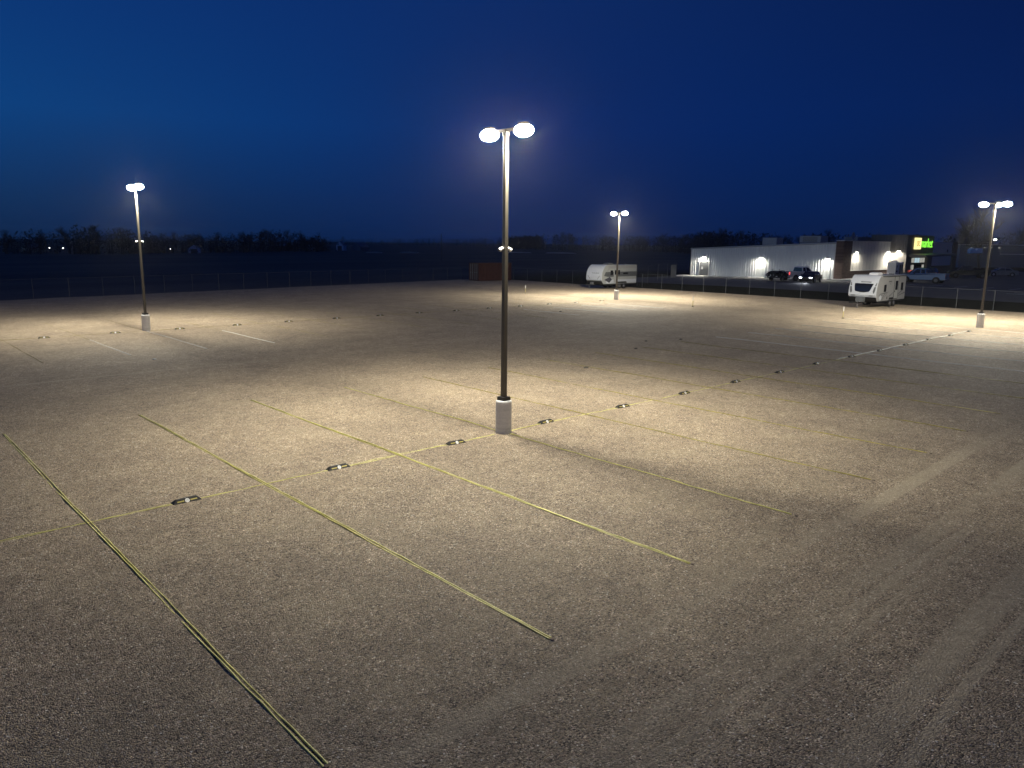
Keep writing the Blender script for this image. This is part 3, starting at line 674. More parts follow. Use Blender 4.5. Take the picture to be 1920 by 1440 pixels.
# ------------------------------------------------------------------ road vehicles
def vehicle(x, y, rz, kind, paint, label, lights=False, tail=False, name=None, group='vehicles on the shop car park'):
    t = empty(name or {'pickup': 'pickup_truck', 'sedan': 'parked_car', 'suv': 'parked_suv'}[kind], (x, y, tz(x, y)), rz, label, {'pickup': 'pickup truck', 'sedan': 'car', 'suv': 'car'}[kind], group)
    P = M[paint]
    if kind == 'pickup':
        Ln, W, wr, wb, belt, roof = 5.9, 2.0, .40, 3.75, 1.15, 1.93
        low = [(-2.95, .55), (-2.95, 1.2), (-1.0, 1.22), (1.15, 1.2), (2.75, 1.08), (2.93, .95), (2.95, .5), (2.4, .42), (-2.6, .45)]
        cab = [(-.55, 1.2), (-.45, roof - .06), (-.22, roof), (.62, roof), (.85, roof - .05), (1.5, 1.18)]; sidew = [[(-.42, 1.3), (-.34, 1.78), (.12, 1.82), (.12, 1.3)], [(.24, 1.3), (.24, 1.82), (.66, 1.8), (1.2, 1.3)]]
    elif kind == 'suv':
        Ln, W, wr, wb, belt, roof = 4.8, 1.95, .37, 2.85, 1.05, 1.78
        low = [(-2.4, .45), (-2.42, .9), (-2.3, 1.1), (1.1, 1.08), (2.2, .98), (2.4, .8), (2.42, .45), (2.0, .35), (-2.0, .35)]
        cab = [(-2.3, 1.08), (-2.1, 1.62), (-1.9, roof), (.2, roof), (.5, roof - .05), (1.25, 1.06)]; sidew = [[(-1.95, 1.18), (-1.85, 1.6), (-1.0, 1.64), (-1.0, 1.18)], [(-.9, 1.18), (-.9, 1.65), (-.1, 1.66), (-.1, 1.18)], [(.02, 1.18), (.02, 1.66), (.35, 1.62), (.92, 1.18)]]
    else:
        Ln, W, wr, wb, belt, roof = 4.75, 1.84, .33, 2.75, .92, 1.44
        low = [(-2.37, .4), (-2.35, .85), (-2.2, .98), (-1.4, 1.0), (1.0, .95), (2.15, .8), (2.36, .62), (2.37, .35), (1.9, .24), (-2.0, .26)]
        cab = [(-1.75, .98), (-1.05, roof - .05), (-.7, roof), (.15, roof), (.45, roof - .04), (1.25, .93)]; sidew = [[(-1.35, 1.02), (-.95, 1.34), (-.35, 1.37), (-.35, 1.02)], [(-.25, 1.02), (-.25, 1.38), (.3, 1.36), (.85, 1.0)]]
    hw = W / 2; b = MB()
    b.prism(low, -hw, hw, 0, lambda x_, z_: .05 if (abs(x_) > Ln * .45 or z_ < .5) else 0); tum = lambda x_, z_: .10 + (z_ - belt) * .28
    b.prism(cab, -hw, hw, 0, tum)
    if kind == 'pickup':
        b.b2((-2.86, -hw + .16, 1.19), (-.62, hw - .16, 1.225), 1)
        for s in (-1, 1): b.b2((-2.95, s * (hw - .08) - .06, 1.2), (-.57, s * (hw - .08) + .06, 1.30))
    body = b.build('body', [P, M['black']], t, bevel=.035)
    for s in (-1, 1):
        for poly in sidew:
            n = len(poly); vs = [(px, s * (hw - tum(px, pz) + .012), pz) for px, pz in poly]; vs += [(px, s * (hw - tum(px, pz) - .02), pz) for px, pz in poly]
            MB().add(vs, [tuple(range(n)), tuple(range(2 * n - 1, n - 1, -1))] + [(k, (k + 1) % n, n + (k + 1) % n, n + k) for k in range(n)]).build('side_window', M['glass'], t)
    def slab(pa, pb, name):
        vs = []; dx, dz = pb[0] - pa[0], pb[1] - pa[1]; l = math.hypot(dx, dz); nx_, nz_ = dz / l, -dx / l
        if nz_ < 0: nx_, nz_ = -nx_, -nz_
        for f_ in (.1, .9):
            px, pz = pa[0] + dx * f_, pa[1] + dz * f_
            for s in (-1, 1): vs.append((px + nx_ * .014, s * (hw - tum(px, pz) - .06), pz + nz_ * .014))
        MB().add(vs, [(0, 1, 3, 2)]).build(name, M['glass'], t)
    slab(cab[-1], cab[-2], 'windscreen'); slab(cab[0], cab[1], 'rear_window')
    for sx in (-1, 1):
        for s in (-1, 1):
            wheel(t, sx * wb / 2, s * (hw - .10), wr, .23, rimc='dgrey' if kind == 'pickup' else 'galv')
            a = MB(); n = 14; a.tube((sx * wb / 2, s * (hw - .14), wr), (sx * wb / 2, s * (hw + .006), wr), wr * 1.17, wr * 1.17, 24); a.build('wheel_arch', M['black'], t)
    hz = low[-3][1] if False else (.92 if kind == 'pickup' else (.82 if kind == 'suv' else .62))
    for s in (-1, 1):
        q = MB(); q.box((Ln / 2 - .03, s * (hw - .28), hz), (.1, .34, .15), 0); q.build('headlight', M['head'] if lights else M['chrome'], t, bevel=.02)
        q = MB(); q.box((-Ln / 2 + .02, s * (hw - .16), hz + .12), (.1, .16, .34 if kind != 'sedan' else .16)); q.build('tail_light', M['tail'] if tail else M['redp'], t, bevel=.02)
        q = MB(); q.box((.85, s * (hw + .06), belt + .08), (.14, .2, .14)); q.build('mirror', M['black'], t, bevel=.02)
    for s in (-1, 1): q = MB(); q.box((s * Ln / 2, 0, .5), (.1, W * .92, .2)); q.build('bumper', M['chrome'] if kind == 'pickup' else M['black'], t, bevel=.03)
    q = MB(); q.box((Ln / 2 + .0, 0, hz), (.06, W * .5, .2)); q.build('grille', M['black'], t)
    return t
vehicle(96.25, 21.5, R(92), 'pickup', 'blue', 'silver blue pickup truck parked broadside before the shop entrance')
vehicle(121.2, 23.4, R(118), 'pickup', 'blackpaint', 'black pickup truck parked right of the shop, behind the right lamp post')
vehicle(135.3, 22.3, R(118), 'sedan', 'greyp', 'pale grey car at the right end of the car park')
vehicle(106.5, 25.5, R(95), 'suv', 'darkp', 'dark blue car half hidden behind the silver blue pickup')
vehicle(86.6, 34.2, R(-16), 'pickup', 'silver', 'silver pickup truck with a glowing red tail light by the grey wall', tail=True)
vehicle(83.2, 31.0, R(190), 'sedan', 'blackpaint', 'black car with bright headlights on, facing the lot', lights=True)
o = COL.objects  # light thrown by the two lit headlights
hl = bpy.data.lights.new('headlight_beam', 'SPOT'); hl.energy = 260; hl.spot_size = R(70); hl.spot_blend = .8; hl.color = (.85, .9, 1); hl.shadow_soft_size = .1
ho = bpy.data.objects.new('headlight_beam', hl); COL.objects.link(ho); ho.location = (83.2 + 2.55 * math.cos(R(190)), 31.0 + 2.55 * math.sin(R(190)), 1.45)
ho.rotation_euler = Vector((math.cos(R(190)), math.sin(R(190)), -.30)).to_track_quat('-Z', 'Y').to_euler()
# utility trailer with two quad bikes behind the silver pickup
t = empty('utility_trailer', (81.9, 35.1, tz(80.1, 36)), R(-16), 'low black utility trailer hitched behind the silver pickup by the wall', 'trailer')
b = MB(); b.b2((-1.4, -.85, .48), (1.3, .85, .56)); b.b2((1.3, -.05, .45), (2.4, .05, .53)); b.build('deck', M['black'], t)
b = MB()
for s in (-1, 1): b.tube((-1.4, s * .84, .85), (1.3, s * .84, .85), .025, .025, 6); [b.tube((q, s * .84, .5), (q, s * .84, .85), .02, .02, 6) for q in (-1.38, -.5, .4, 1.28)]
b.build('rail', M['black'], t)
for s in (-1, 1): wheel(t, -.1, s * .98, .33, .2, rimc='dgrey')
def quad(x, y, rz, label):
    z0 = tz(79.6, 32.7) + .56
    q = empty('quad_bike', (x, y, z0), rz, label, 'quad bike', 'quad bikes on the utility trailer')
    b = MB(); b.prism([(-.75, .45), (-.7, .62), (-.1, .72), (.15, .82), (.4, .78), (.8, .62), (.85, .48), (.3, .35), (-.3, .35)], -.28, .28); b.build('body', M['blackpaint'], q, bevel=.04)
    b = MB(); b.box((-.25, 0, .8), (.7, .26, .12), 0, 0, (.85, .8)); b.build('seat', M['black'], q, bevel=.03)
    b = MB(); b.tube((.3, 0, .75), (.2, 0, 1.02), .03, .03, 8); b.tube((.16, -.36, 1.04), (.16, .36, 1.04), .018, .018, 8); b.build('handlebar', M['dgrey'], q)
    for sx in (-1, 1):
        for s in (-1, 1): wheel(q, sx * .58, s * .42, .27, .22, rimc='dgrey')
        b = MB(); b.box((sx * .6, 0, .66), (.42, .85, .04)); b.build('fender', M['blackpaint'], q)
quad(82.5, 34.95, R(80), 'dark quad bike at the front of the utility trailer'); quad(81.2, 35.3, R(70), 'dark quad bike at the rear end of the utility trailer')

# ------------------------------------------------------------------ the shop
BX, BY, X2, YB = 94.5, 31.85, 142.3, 57.5
t = empty('market_building', (BX, BY, .4), 0, 'long grey metal shop with brick corner, dark entrance tower and lit green sign', 'shop')
def W_(p): return (p[0] - BX, p[1] - BY, p[2] - .4)
def wbox(a, b_, name, m, parent=t, bevel=0): mb = MB(); mb.b2(W_(a), W_(b_)); return mb.build(name, m, parent, bevel=bevel)
def ribs(axis, c, u0, u1, z0, zf0, zf1, out, name, m, pitch=.36, d=.05, parent=t):
    """ribbed steel wall: axis 'y' -> plane x=c running along y; z top goes from zf0 to zf1"""
    mb = MB(); n = int((u1 - u0) / pitch); prof = []
    for k in range(n + 1):
        a = u0 + k * (u1 - u0) / n; p = (u1 - u0) / n
        prof += [(a, 0), (a + p * .60, 0), (a + p * .70, d), (a + p * .88, d), (a + p * .98, 0)]
    prof = [q for q in prof if q[0] <= u1]
    vs = []
    for u, dd in prof:
        zt_ = zf0 + (zf1 - zf0) * (u - u0) / (u1 - u0)
        for z in (z0, zt_): vs.append(W_((c + out * dd, u, z)) if axis == 'y' else W_((u, c + out * dd, z)))
    fs = [(2 * k, 2 * k + 2, 2 * k + 3, 2 * k + 1) for k in range(len(prof) - 1)]; mb.add(vs, fs); return mb.build(name, m, parent)
# core (inside walls) and roof
mb = MB(); vs = [W_(q) for q in ((94.6, 33, .0), (142.2, 33, .0), (142.2, YB - .05, .0), (94.6, YB - .05, .0), (94.6, 33, 5.9), (142.2, 33, 5.9), (142.2, YB - .05, 4.78), (94.6, YB - .05, 4.78))]
mb.add(vs, [(0, 3, 2, 1), (0, 1, 5, 4), (1, 2, 6, 5), (2, 3, 7, 6), (3, 0, 4, 7)]); mb.build('core_wall', M['panel_g'], t)
mb = MB(); vs = [W_(q) for q in ((94.3, 33, 5.93), (142.3, 33, 5.93), (142.3, YB + .3, 4.80), (94.3, YB + .3, 4.80), (94.3, 33, 6.02), (142.3, 33, 6.02), (142.3, YB + .3, 4.89), (94.3, YB + .3, 4.89))]
mb.add(vs, [(4, 5, 6, 7), (0, 1, 5, 4), (1, 2, 6, 5), (2, 3, 7, 6), (3, 0, 4, 7)]); mb.build('roof', M['roofm'], t)
ribs('y', BX, 32.9, YB, .3, 5.92, 4.84, -1, 'side_wall', M['panel_g'], .42, .085)
mb = MB(); vs = [W_(q) for q in ((94.36, 32.9, 5.86), (94.36, YB + .1, 4.77), (94.36, YB + .1, 4.98), (94.36, 32.9, 6.1), (94.56, 32.9, 5.86), (94.56, YB + .1, 4.77), (94.56, YB + .1, 4.98), (94.56, 32.9, 6.1))]
mb.add(vs, [(0, 1, 2, 3), (3, 2, 6, 7), (0, 4, 5, 1), (1, 5, 6, 2)]); mb.build('eave_trim', M['trim'], t)
wbox((94.36, YB - .1, .3), (94.56, YB + .02, 4.8), 'corner_trim', M['trim'])
wbox((94.2, 31.75, .4), (96.95, 32.9, 6.32), 'brick_pier', M['brick']); wbox((94.12, 31.7, 6.32), (97.0, 32.9, 6.40), 'pier_cap', M['trim'])
wbox((96.95, 31.95, 2.08), (111.35, 32.9, 6.28), 'front_panel', M['panel_w'])
mb = MB()
for k in range(1, 12): x = 96.95 + k * 1.2; mb.b2(W_((x, 31.935, 2.1)), W_((x + .02, 31.949, 6.25)))
mb.build('panel_joint', M['dgrey'], t)
wbox((96.95, 31.78, .5), (111.35, 32.9, 2.0), 'brick_base', M['brick']); wbox((96.9, 31.68, 2.0), (111.35, 32.9, 2.08), 'ledge', M['trim']); wbox((96.95, 31.86, 6.28), (111.35, 33.0, 6.36), 'parapet_cap', M['trim'])
TX0, TX1, TY = 111.35, 122.7, 29.4
wbox((TX0 + .06, TY + .06, 4.0), (TX1 - .06, 35.0, 7.3), 'tower_core', M['panel_d']); ribs('y', TX0 + .05, TY + .02, 35.0, .7, 7.36, 7.36, -1, 'tower_side_wall', M['panel_d'], .42, .06)
ribs('x', TY + .05, TX0, TX1, 4.4, 7.36, 7.36, -1, 'tower_front_wall', M['panel_d'], .5, .07)
wbox((TX0 - .04, TY - .05, 7.36), (TX1 + .05, 35.05, 7.44), 'tower_cap', M['panel_d'])
wbox((TX0, TY, .7), (113.6, 32.9, 4.4), 'tower_wall', M['panel_d']); wbox((120.5, TY, .7), (TX1, 32.9, 4.4), 'tower_wall', M['panel_d'])
# entrance glazing
ent = wbox((113.6, 29.75, .8), (120.5, 30.0, 4.3), 'entrance_frame', M['black'])
for k in range(6):
    x0 = 113.75 + k * 1.12
    wbox((x0, 29.71, 3.1), (x0 + .92, 29.748, 3.85), 'transom_pane', M['shop'] if k in (2, 3) else M['shop2'], ent)
    if k in (0, 1, 5): wbox((x0, 29.71, .95), (x0 + .86, 29.748, 2.75), 'glass_pane', M['shop2'], ent)
    else:
        d = wbox((x0, 29.70, .95), (x0 + .92, 29.748, 2.75), 'door', M['glass'], ent)
# canopy
mb = MB(); vs = [W_(q) for q in ((112.3, 26.9, 4.05), (126.0, 26.9, 4.25), (126.0, TY, 4.25), (112.3, TY, 4.05), (112.3, 26.9, 4.35), (126.0, 26.9, 4.6), (126.0, TY, 4.7), (112.3, TY, 4.5))]
mb.add(vs, [(0, 3, 2, 1), (4, 5, 6, 7), (0, 1, 5, 4), (1, 2, 6, 5), (2, 3, 7, 6), (3, 0, 4, 7)]); mb.build('canopy', M['panel_d'], t)
wbox((TX1, 31.95, 2.35), (140.1, 32.9, 6.46), 'front_panel', M['panel_w']); wbox((TX1, 31.8, .5), (140.1, 32.9, 2.35), 'brick_base', M['brick']); wbox((140.1, 31.75, .5), (142.4, 32.9, 6.55), 'brick_pier', M['brick'])
o_ = MB(); o_.tube(W_((137.7, 31.93, 4.95)), W_((137.7, 31.86, 4.95)), .28, .28, 20); o_.build('round_vent', M['black'], t)
# side door with wall notice
d = wbox((94.38, 54.0, .45), (94.44, 55.7, 2.75), 'door', M['dgrey']); wbox((94.34, 54.75 + .35, 1.55), (94.375, 54.75 + .62, 1.95), 'notice', M['whitep'], d)
wbox((94.33, 53.88, .45), (94.46, 53.99, 2.86), 'door_frame', M['trim']); wbox((94.33, 55.71, .45), (94.46, 55.82, 2.86), 'door_frame', M['trim'])
wbox((94.1, 57.0, .45), (94.4, 57.3, .75), 'downpipe_foot', M['trim']); wbox((94.1, 52.5, .45), (94.4, 52.9, .72), 'downpipe_foot', M['trim'])
# wall packs
def wallpack(p, d, power):
    x, y, z = p; dx, dy = d
    a = W_(p); M4 = Matrix.Rotation(math.atan2(dy, dx), 4, 'Z')
    h = MB(); h.box((a[0] + dx * .13, a[1] + dy * .13, a[2] + .06), (.24, .36, .2), 0, 0, (.6, .95), M4); hh = h.build('wall_light', M['bronze'], t, bevel=.02)
    h = MB(); h.box((a[0] + dx * .15, a[1] + dy * .15, a[2] - .08), (.2, .32, .07), 0, 0, (1, 1), M4); h.build('lens', M['lens2'], hh)
    lamp('wall_lamp_light', (a[0] + dx * .33, a[1] + dy * .33, a[2] - .15), power, (1.0, .94, .80), WALL, .04, t)
WP = 9.5
for p in ((BX - .06, 54.95, 3.62), (BX - .06, 44.6, 3.68), (BX - .06, 34.1, 3.80)): wallpack(p, (-1, 0), WP)
for p in ((98.9, 31.95, 4.75), (110.6, 31.95, 4.80)): wallpack(p, (0, -1), WP)
wallpack((TX0 - .02, 30.55, 4.95), (-1, 0), WP * .8)
# sign
def text_mesh(s, name, m, w, h, parent, loc, rot=(R(90), 0, 0), ext=.03):
    cu = bpy.data.curves.new(name, 'FONT'); cu.body = s; cu.extrude = ext; cu.offset = -.004; tmp = bpy.data.objects.new('tmp', cu); COL.objects.link(tmp)
    bpy.context.view_layer.update(); dg = bpy.context.evaluated_depsgraph_get(); me = bpy.data.meshes.new_from_object(tmp.evaluated_get(dg))
    bpy.data.objects.remove(tmp); xs_ = [v.co.x for v in me.vertices]; ys_ = [v.co.y for v in me.vertices]
    sx, sy = w / (max(xs_) - min(xs_)), h / (max(ys_) - min(ys_)); x0, y0 = min(xs_), min(ys_)
    for v in me.vertices: v.co.x = (v.co.x - x0) * sx; v.co.y = (v.co.y - y0) * sy
    me.materials.clear(); me.materials.append(m); me.name = name; o = bpy.data.objects.new(name, me); COL.objects.link(o); o.parent = parent; o.location = loc; o.rotation_euler = rot; return o
sg = wbox((113.75, TY - .30, 5.22), (116.3, TY - .09, 7.02), 'sign_panel', M['yel'], bevel=.05)
text_mesh('oc', 'sign_mark', M['orange'], 1.35, .85, sg, W_((114.35, TY - .305, 5.7)))
text_mesh('market', 'sign_lettering', M['green'], 5.1, 1.45, t, W_((116.5, TY - .2, 5.52)))
# roof plant
def rbox(a, b_, label, m, detail):
    z = a[2]; q = empty('rooftop_unit', ((a[0] + b_[0]) / 2, (a[1] + b_[1]) / 2, z), 0, label, 'rooftop unit', 'boxes on the shop roof')
    dx, dy, dz = b_[0] - a[0], b_[1] - a[1], b_[2] - z
    mb = MB(); mb.box((0, 0, dz / 2 + .1), (dx, dy, dz - .2)); mb.build('casing', m, q, bevel=.03)
    mb = MB(); mb.box((0, 0, .06), (dx * .96, dy * .96, .14)); mb.build('curb', M['roofm'], q)
    mb = MB()
    if detail:
        for k in range(3): mb.lathe([(.28, 0), (.28, .05), (.1, .06)], (-dx / 2 + dx * (k + .5) / 3, 0, dz), 16)
        mb.build('fan', M['black'], q)
    else:
        for k in range(9): mb.b2((-dx / 2 - .02, -dy * .35, .3 + k * .09), (-dx / 2 + .0, dy * .35, .34 + k * .09))
        mb.build('louvre', M['dgrey'], q)
rbox((96.5, 43.4, 5.45), (98.6, 45.8, 6.75), 'small pale condenser box on the left part of the shop roof', M['silverwall'], True)
rbox((97.0, 36.6, 5.85), (99.5, 39.9, 7.05), 'wide pale air handler on the middle of the shop roof', M['silverwall'], False)
rbox((107.6, 35.6, 6.0), (114.0, 37.8, 7.05), 'low flat unit on the roof right of the satellite dish', M['roofm'], False)
q = empty('satellite_dish', (104.6, 35.0, 5.9), 0, 'round pale satellite dish on the shop roof above the brick corner', 'satellite dish')
mb = MB(); n = 28; vs = [(0, .12, 1.25)]
for i in range(1, 5):
    r_ = .60 * i / 4
    for k in range(n): a = 2 * math.pi * k / n; vs.append((r_ * math.cos(a), .12 - .12 * (i / 4) ** 2, 1.25 + r_ * math.sin(a)))
fs = [(0, 1 + k, 1 + (k + 1) % n) for k in range(n)] + [(1 + (i - 1) * n + k, 1 + i * n + k, 1 + i * n + (k + 1) % n, 1 + (i - 1) * n + (k + 1) % n) for i in range(1, 4) for k in range(n)]
d_ = mb.add(vs, fs).build('reflector', M['silverwall'], q, smooth=True); so = d_.modifiers.new('thick', 'SOLIDIFY'); so.thickness = .03
mb = MB(); mb.tube((0, .1, 0), (0, .14, 1.25), .05, .04, 8); mb.tube((0, 0, .75), (0, -.5, 1.25), .02, .02, 6); mb.box((0, -.5, 1.27), (.1, .14, .1)); mb.build('mount', M['galv'], q)
# ice kiosk in front of the brick base (seen over the right trailer)
q = empty('ice_kiosk', (107.9, 29.6, tz(107, 29)), R(-12), 'white ice vending kiosk standing in front of the shop, seen over the right trailer', 'kiosk')
mb = MB(); mb.b2((-.95, -.7, 0), (.95, .7, 2.35)); mb.build('body', M['white'], q, bevel=.03)
mb = MB(); mb.b2((-1.02, -.78, 2.35), (1.02, .78, 2.45)); mb.lathe([(.42, 0), (.42, .18), (.3, .25)], (-.35, 0, 2.45), 20); mb.build('roof', M['whitep'], q)
for x0 in (.0, .5):
    mb = MB(); mb.b2((x0, -.73, .5), (x0 + .36, -.701, 2.1)); mb.build('dark_panel', M['dgrey'], q)
mb = MB(); mb.b2((-.8, -.73, 1.0), (-.45, -.701, 1.2)); mb.b2((-.7, -.73, 1.6), (-.6, -.701, 2.0)); mb.build('dispenser', M['black'], q)
q = empty('firewood_rack', (112.3, 28.6, tz(112, 28)), 0, 'low red display rack beside the entrance tower', 'display rack')
mb = MB(); mb.b2((-1.2, -.35, 0), (1.2, .35, .18)); mb.b2((-1.2, .28, .18), (1.2, .35, 1.25)); mb.b2((-1.2, -.35, .18), (-1.12, .35, 1.25)); mb.b2((1.12, -.35, .18), (1.2, .35, 1.25)); mb.build('frame', M['redp'], q)
mb = MB()
for k in range(4):
    for j in range(3): mb.box((-.82 + k * .55, -.05, .36 + j * .3), (.48, .5, .26), 0, 0, (.95, .95))
mb.build('bundle', M['brick'], q, bevel=.03)

# ------------------------------------------------------------------ beyond the shop on the right
t = empty('warehouse', (222, 42, tz(170, 42) * .0), R(-50), 'long low dark building with a pale eave line at the right edge', 'building')
mb = MB(); mb.b2((-16, -5, 0), (22, 5, 6.3)); mb.build('wall', M['barnr'], t)
mb = MB(); mb.b2((-16.4, -5.4, 6.3), (22.4, 5.4, 6.5)); mb.build('eave', M['trim'], t)
mb = MB(); mb.b2((-6, -5.15, 3.9), (22, -5.02, 4.15)); mb.build('fascia', M['trim'], t)
for k in range(5):
    mb = MB(); mb.b2((-13.5 + k * 1.7, -5.2, 5.55), (-13.1 + k * 1.7, -5.0, 5.7)); mb.build('lit_strip_light', emis('dim_strip_light', (.8, .8, .7), .5) if k == 0 else bpy.data.materials['dim_strip_light'], t)
for k in range(4):
    mb = MB(); mb.b2((4 + k * 4, -5.1, 4.7), (6.4 + k * 4, -5.01, 5.7)); mb.build('window', M['glass'], t)
t = empty('covered_boat', (196, 44, 0), R(-48), 'pale tarpaulin covered boat on a raised rack behind the shop', 'boat')
mb = MB(); mb.prism([(-1.5, 4.2), (-1.55, 5.1), (-.9, 5.6), (-.2, 5.0), (.4, 5.5), (1.3, 5.4), (1.5, 4.3)], -.8, .8); mb.build('tarpaulin', M['barnw'], t, bevel=.1)
mb = MB()
for sx in (-1.3, 1.3):
    for sy in (-.7, .7): mb.tube((sx, sy, 0), (sx, sy, 4.2), .06, .06, 8)
mb.box((0, 0, 4.15), (3.1, 1.7, .1)); mb.build('rack', M['dgrey'], t)
def yard_light(x, y, h, label, r=.2, wood=True):
    q = empty('yard_light', (x, y, 0), 0, label, 'yard light', 'distant lit yard lights')
    mb = MB(); mb.tube((0, 0, 0), (0, 0, h - .1), .09, .06, 8); mb.tube((0, 0, h - .1), (-.4, -.4, h + .05), .03, .03, 6); mb.build('pole', M['woodpole'], q)
    mb = MB(); mb.lathe([(.03, .1), (r * .8, .05), (r, 0), (r * .8, -r * .5), (.03, -r * .8)], (-.42, -.42, h), 12); mb.build('bulb', M['yard'], q, smooth=True)
yard_light(200.6, 41.6, 7.7, 'bright white yard light just right of the right lamp post pole', .42)
yard_light(53.7, 322.8, 1.6, 'left one of two pinprick lights beneath the far left trees', .30)
yard_light(57.6, 319.2, 1.6, 'right one of two pinprick lights beneath the far left trees', .30)
yard_light(88.2, 290.9, 1.7, 'faint pinprick light left of the small gabled barn', .16)
# utility pole in the field
t = empty('utility_pole', (123.3, 164.4, 0), R(40), 'thin wooden utility pole in the dark field left of the container', 'utility pole')
mb = MB(); mb.tube((0, 0, 0), (0, 0, 7.9), .13, .09, 8); mb.build('pole', M['woodpole'], t)
mb = MB(); mb.b2((-.9, -.05, 7.2), (.9, .05, 7.32)); mb.build('cross_arm', M['woodpole'], t)
# field strips: pale bales / terraces
for k, (x, y, l, lab) in enumerate(((280, 297, 7, 'pale low strip of hay in the far field right of the central pole'), (296, 280, 9, 'second pale strip of hay in the far field, left of the far lamp post'), (206, 299, 5, 'short pale strip of hay in the far field left of the utility pole'), (186, 300, 4, 'small pale strip of hay right of the white barns'))):
    b = MB(); b.prism([(-l, 0), (-l * .8, .5), (0, .62), (l * .8, .45), (l, 0)], -.8, .8); o_ = b.build('hay_windrow', M['pave'], bevel=.1); o_.location = (x, y, -.1); o_.rotation_euler = (0, 0, R(-43)); tag(o_, lab, 'hay strip', 'pale hay strips in the field')

# ------------------------------------------------------------------ farm buildings far left
def barn(x, y, rz, w_, l, eave, ridge, mw, mr, label, arch=False, name='barn', door=True):
    """gable faces -Y local"""
    t = empty(name, (x, y, 0), rz, label, 'barn', 'farm buildings across the field')
    b = MB()
    if arch: prof = [(-w_ / 2, 0)] + [(-w_ / 2 * math.cos(a), ridge * (math.sin(a) ** .8)) for a in [math.pi * k / 12 for k in range(1, 12)]] + [(w_ / 2, 0)]
    else: prof = [(-w_ / 2, 0), (-w_ / 2, eave), (0, ridge), (w_ / 2, eave), (w_ / 2, 0)]
    b.prism(prof, 0, l); b.build('wall', M[mw], t)
    r = MB()
    pr = prof[1:-1] if not arch else prof
    n = len(pr); out = [(px * 1.03, pz + .06) for px, pz in pr]; vs = []
    for yy in (.12, l + .2):
        vs += [(px, yy, pz) for px, pz in out] + [(px, yy, pz + .12) for px, pz in out]
    fs = []
    for k in range(n - 1): fs += [(n + k, n + k + 1, 3 * n + k + 1, 3 * n + k), (k, n + k, n + k + 1, k + 1)[::-1], (k, 2 * n + k, 2 * n + k + 1, k + 1)]
    fs += [(0, 2 * n, 3 * n, n), (n - 1, 2 * n - 1, 4 * n - 1, 3 * n - 1)]
    r.add(vs, fs); r.build('roof', M[mr], t)
    if door: d = MB(); d.b2((-w_ * .28, -.05, 0), (w_ * .28, -.01, eave * .95)); d.build('door', M['dgrey'] if not arch else M['trim'], t)
    return t
barn(98, 294, R(-22), 4.4, 9.5, 1.7, 3.2, 'barnw', 'barnr', 'small barn with a pale gable and dark doorway below the left trees')
barn(181.5, 356, R(-32), 4.4, 13, 1.5, 3.6, 'barnw', 'barnr', 'white arched quonset barn in the farm group', arch=True)
barn(208, 371, R(-40), 4.2, 10, 2.8, 5.2, 'barnw', 'barnr', 'tall white gabled barn at the right of the farm group')
barn(199, 380, R(35), 6, 9, 2.0, 4.8, 'barnr', 'barnr', 'blue grey roofed shed left of the tall white gabled barn', door=False)
barn(217, 368, R(-65), 6, 9, 2.0, 4.6, 'barnr', 'barnr', 'blue grey roofed shed right of the tall white gabled barn', door=False)
barn(172, 361, R(30), 7, 8, 2.4, 4.6, 'barnd', 'barnr', 'dark red shed left of the white arched barn', door=False)
barn(45.5, 326, R(-75), 4.5, 7, 1.3, 3.0, 'barnr', 'barnr', 'faint farmhouse below the far left trees', name='farmhouse')

# ------------------------------------------------------------------ trees
def tree_mesh(seed, h, dense=1.0):
    rnd = random.Random(seed); tr = MB(); cr = MB()
    def br(p, d, ln, r, lev):
        q = p
        segs = 3 if lev < 2 else 2
        for s in range(segs):
            d2 = (d + Vector((rnd.uniform(-.18, .18), rnd.uniform(-.18, .18), rnd.uniform(-.02, .12)))).normalized()
            q2 = q + d2 * (ln / segs); (tr if lev < 2 else cr).tube(q, q2, r * (1 - s / segs * .35), r * (1 - (s + 1) / segs * .35), 5 if lev < 2 else 3, cap=False)
            q = q2; d = d2
            if lev < 4:
                nb = [2, 3, 3, 3][lev] if rnd.random() < dense else 1
                for _ in range(nb if s > 0 or lev > 0 else 1):
                    a = rnd.uniform(0, 2 * math.pi); sp = rnd.uniform(.45, .95)
                    nd = (d + Vector((math.cos(a) * sp, math.sin(a) * sp, rnd.uniform(-.15, .35)))).normalized()
                    br(q, nd, ln * rnd.uniform(.48, .66), max(r * .5, .012), lev + 1)
    br(Vector((0, 0, -.2)), Vector((0, 0, 1)), h * .52, h * .022, 0)
    return tr, cr
tproto = []
for k, (h, dn) in enumerate(((10, .9), (11, 1), (9, .8), (12, .9))):
    tr, cr = tree_mesh(100 + k, h, dn)
    a = bpy.data.meshes.new('trunk'); a.from_pydata(tr.v, [], tr.f); a.materials.append(M['bark'])
    b = bpy.data.meshes.new('crown'); b.from_pydata(cr.v, [], cr.f); b.materials.append(M['twig']); zmax = max(v[2] for v in cr.v); tproto.append((a, b, zmax))
def tree(x, y, h, k, rz, label, group, wide=1.0):
    a, b, zm = tproto[k % 4]; s = h / zm
    t = empty('bare_tree', (x, y, -.1), rz, label, 'tree', group); t.scale = (s * wide, s * wide, s)
    for nm, me in (('trunk', a), ('crown', b)): o_ = bpy.data.objects.new(nm, me); COL.objects.link(o_); o_.parent = t
